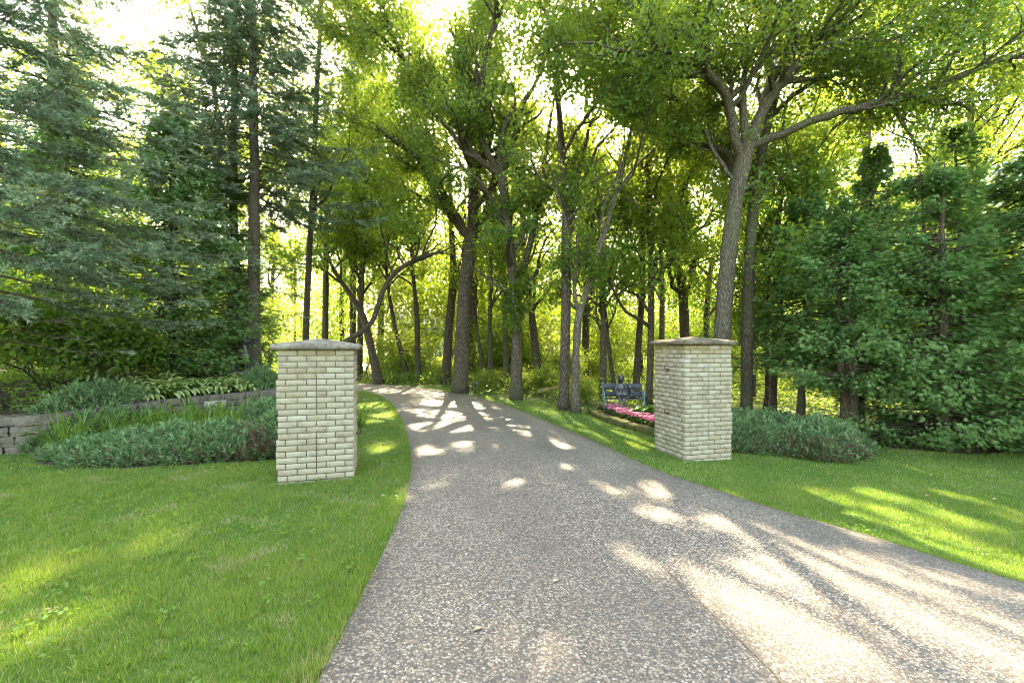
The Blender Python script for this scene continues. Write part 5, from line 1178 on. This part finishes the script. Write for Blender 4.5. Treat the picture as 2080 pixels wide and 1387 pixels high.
# ------------------------------------------------------------------ grass and ground cover
def scatter(rng, n, x0, x1, y0, y1):
    return rng.uniform(x0, x1, n), rng.uniform(y0, y1, n)
rng = np.random.default_rng(1000); gm = MB()
PF = []
for loc, yaw in (((-2.63, 5.10), 16), ((2.545, 6.68), 15)):
    c, s_ = math.cos(math.radians(yaw)), math.sin(math.radians(yaw)); PF.append(np.array([(loc[0] + a * c - b * s_, loc[1] + a * s_ + b * c) for a, b in ((0, 0), (.81, 0), (.81, .81), (0, .81))]))
def tuft_noise(x, y): return np.sin(x * 2.3 + 1.1 * np.sin(y * 1.7)) * np.sin(y * 2.9 + 1.3 * np.sin(x * 1.3)) + .6 * np.sin(x * 6.1 + y * 3.3) * np.sin(y * 7.3 - x * 2.2)
for (n, y0, y1, hgt, wid) in [(240000, 1.2, 3.4, .042, .0042), (280000, 3.4, 5.6, .038, .0052), (300000, 5.6, 9.5, .036, .0075), (230000, 9.5, 17, .042, .013)]:
    y = np.sqrt(rng.uniform(y0 ** 2, y1 ** 2, n)); x = rng.uniform(-1.6, 1.6, n) * y
    k = (lawn_mask(x, y) > .9) & ~in_poly(x, y, DRIVE)
    for pf in PF: k &= ~in_poly(x, y, pf)
    x, y = x[k], y[k]; n = len(x); z = gz(x, y)
    tn = tuft_noise(x, y); dry = (rng.random(n) < np.clip(.09 + .35 * (tuft_noise(x * 1.5 + 2, y * 1.6) < -.8) * (x < 0), 0, 1))
    ed = poly_dist(x, y, DRIVE); h = hgt * rng.uniform(.5, 1.25, n) * (1 + .25 * np.clip(tn, -1, 1)) * (1 + .9 * np.exp(-ed / .12) * (x < 0))
    D = unit(np.c_[rng.normal(0, .45, n), rng.normal(0, .45, n), np.ones(n)]); S_ = unit(np.cross(D, rand_unit(rng, n)))
    tint = np.clip(.38 + .26 * tn + rng.normal(0, .18, n), 0, .95)
    gm.add(*(lambda v, f: (v, f))(np.stack([np.c_[x, y, z - .005] - S_ * wid / 2, np.c_[x, y, z - .005] + S_ * wid / 2, np.c_[x, y, z] + D * h[:, None]], 1).reshape(-1, 3), np.arange(3 * n).reshape(-1, 3)), np.repeat(np.where(dry, 1.6, tint), 3))
gmat, t = new_mat('lawn_grass'); f = tint_of(t)
cc = ramp(t, math_(t, 'MULTIPLY', f, .5), [(0, (.058, .122, .019)), (.2, (.100, .174, .029)), (.45, (.165, .222, .046)), (.8, (.36, .30, .16))])
tc = ramp(t, math_(t, 'MULTIPLY', f, .5), [(0, (.16, .28, .02)), (.45, (.32, .38, .04)), (.8, (.4, .33, .16))])
pb_ = nd(t, 'ShaderNodeBsdfPrincipled', Roughness=.5); pb_.inputs['Specular IOR Level'].default_value = .2; t.links.new(cc, pb_.inputs['Base Color'])
tr = t.nodes.new('ShaderNodeBsdfTranslucent'); t.links.new(tc, tr.inputs[0]); mx_ = t.nodes.new('ShaderNodeMixShader'); mx_.inputs[0].default_value = .4
t.links.new(pb_.outputs[0], mx_.inputs[1]); t.links.new(tr.outputs[0], mx_.inputs[2]); ou = t.nodes.new('ShaderNodeOutputMaterial'); t.links.new(mx_.outputs[0], ou.inputs[0])
nt_ = 1500; y = np.sqrt(rng.uniform(1.9 ** 2, 6.2 ** 2, nt_)); x = rng.uniform(-1.2, -.1, nt_) * y
edge_n = 420; ei = rng.integers(30, 110, edge_n); x = np.r_[x, EL[ei, 0] - np.abs(rng.normal(0, .06, edge_n)) - .015]; y = np.r_[y, EL[ei, 1] + rng.normal(0, .05, edge_n)]
k = (lawn_mask(x, y) > .9) & ~in_poly(x, y, DRIVE)
for pf in PF: k &= ~in_poly(x, y, pf)
x, y = x[k], y[k]; nt_ = len(x); nb_ = 12; tl = np.repeat(rng.uniform(.2, .95, nt_), nb_); hh = np.repeat(rng.uniform(.04, .085, nt_), nb_) * rng.uniform(.6, 1.1, nt_ * nb_)
x = np.repeat(x, nb_) + rng.normal(0, .016, nt_ * nb_); y = np.repeat(y, nb_) + rng.normal(0, .016, nt_ * nb_); P = np.c_[x, y, gz(x, y)]
D = unit(np.c_[rng.normal(0, .6, (len(x), 2)), np.ones(len(x))]); add_blades(gm, P, D, unit(np.cross(D, rand_unit(rng, len(x)))), hh, .0075, tl)
nw = 260; y = np.sqrt(rng.uniform(1.9 ** 2, 5.5 ** 2, nw)); x = rng.uniform(-1.2, 1.2, nw) * y; k = (lawn_mask(x, y) > .9) & ~in_poly(x, y, DRIVE); x, y = x[k], y[k]
x = np.repeat(x, 7) + rng.normal(0, .03, len(x) * 7); y = np.repeat(y, 7) + rng.normal(0, .03, len(y) * 7); n = len(x)      # clover and plantain
add_leaves(gm, rng, np.c_[x, y, gz(x, y) + rng.uniform(.025, .05, n)], unit(np.c_[rng.normal(0, 1, (n, 2)), np.full(n, .25)]), unit(rng.normal(0, .3, (n, 3)) + (0, 0, 1)), .035, .024, rng.uniform(.1, .5, n))
tag(gm.build('grass', gmat), 'short mown green grass on both sides of the driveway', 'grass', kind='stuff')

um = MB(); n = 90000
y = rng.uniform(13.0, 48, n); x = rng.uniform(-1.25, 1.25, n) * y
k = (np.abs(lawn_mask(x, y) - .5) < .1) & ~in_poly(x, y, DRIVE) & (tuft_noise(x * .5, y * .5) > -.5); x, y = x[k], y[k]; n = len(x)
hh = rng.random(n) ** 2 * (.35 + .35 * np.clip(tuft_noise(x * .4 + 3, y * .4), 0, 1))
add_leaves(um, rng, np.c_[x, y, gz(x, y) + hh], unit(np.c_[rng.normal(0, 1, (n, 2)), rng.normal(.3, .5, n)]), unit(rng.normal(0, .5, (n, 3)) + (0, 0, .8)), .05 + .0045 * y, .03 + .003 * y, rng.random(n))
tag(um.build('ground_cover', M['bush']), 'low green ground cover under the woodland trees', 'ground cover', kind='stuff')
n = 40000; y = rng.uniform(19, 55, n); px = rng.uniform(780, 1010, n); x = (px - CX) / F * y
gm = MB(); D = unit(np.c_[rng.normal(0, .25, (n, 2)), np.ones(n)]); add_blades(gm, np.c_[x, y, gz(x, y)], D, unit(np.cross(D, rand_unit(rng, n))), rng.uniform(.25, .7, n), .035, rng.random(n))
tag(gm.build('meadow_grass', M['grass']), 'tall sunlit meadow grass beyond the driveway bend', 'grass', kind='stuff')
cm = MB(); n = 16000; x, y = scatter(rng, n, -12, -4.5, 6, 15); k = in_poly(x, y, TERR) & (poly_dist(x, y, TERR) > .3); x, y = x[k], y[k]; n = len(x)
add_leaves(cm, rng, np.c_[x, y, gz(x, y) + rng.random(n) * .16], unit(np.c_[rng.normal(0, 1, (n, 2)), rng.normal(.4, .4, n)]), unit(rng.normal(0, .5, (n, 3)) + (0, 0, .8)), rng.uniform(.05, .10, n), rng.uniform(.03, .06, n), rng.random(n))
tag(cm.build('terrace_ground_cover', M['dark_bush']), 'low leafy ground cover on the left terrace', 'ground cover', kind='stuff')
cm = MB(); n = 9000; x, y = scatter(rng, n, 5.8, 14, 7.7, 12.6); k = (lawn_mask(x, y) < .1) & (rng.random(n) < .35 + .5 * (tuft_noise(x * .7, y * .7) > 0)); x, y = x[k], y[k]; n = len(x)
add_leaves(cm, rng, np.c_[x, y, gz(x, y) + rng.random(n) ** 2 * .12 + .01], unit(np.c_[rng.normal(0, 1, (n, 2)), rng.normal(.25, .35, n)]), unit(rng.normal(0, .5, (n, 3)) + (0, 0, .8)), rng.uniform(.05, .10, n), rng.uniform(.025, .05, n), rng.random(n))
tag(cm.build('cedar_ground_cover', M['dark_bush']), 'low sparse leaves on the dark soil under the right cedars', 'ground cover', kind='stuff')
for k, (px, py, lab) in enumerate([(1890, 972, 'pale fallen leaf on the right lawn, nearest the cedars'), (2018, 1022, 'largest pale fallen leaf on the right lawn'), (905, 1075, 'brown fallen leaf on the shaded driveway, nearest the left lawn'), (1330, 1090, 'tan fallen leaf on the driveway beside a sun patch'), (1120, 1190, 'brown curled leaf in the middle of the driveway'), (960, 1290, 'dead leaf on the driveway near the lower picture edge'), (1560, 1110, 'dead leaf on the driveway near the right lawn edge'), (1880, 1015, 'grey fallen leaf in the middle of the right lawn'), (772, 1017, 'brown fallen leaf on the grass beside the driveway')]):
    p = G(px, py); mb = MB(); add_leaves(mb, rng, np.array([[0, 0, .045]]), np.array([[.9, .3, .25]]), np.array([[0, 0, 1.]]), .06, .04, np.array([.5])); o = mb.build('fallen_leaf', M['dead_leaf'], None, (0, 0, 0)); o.location = (p[0], p[1], float(gz(*p)) - (.02 if 'driveway' in lab and 'grass' not in lab else 0)); tag(o, lab, 'leaf')
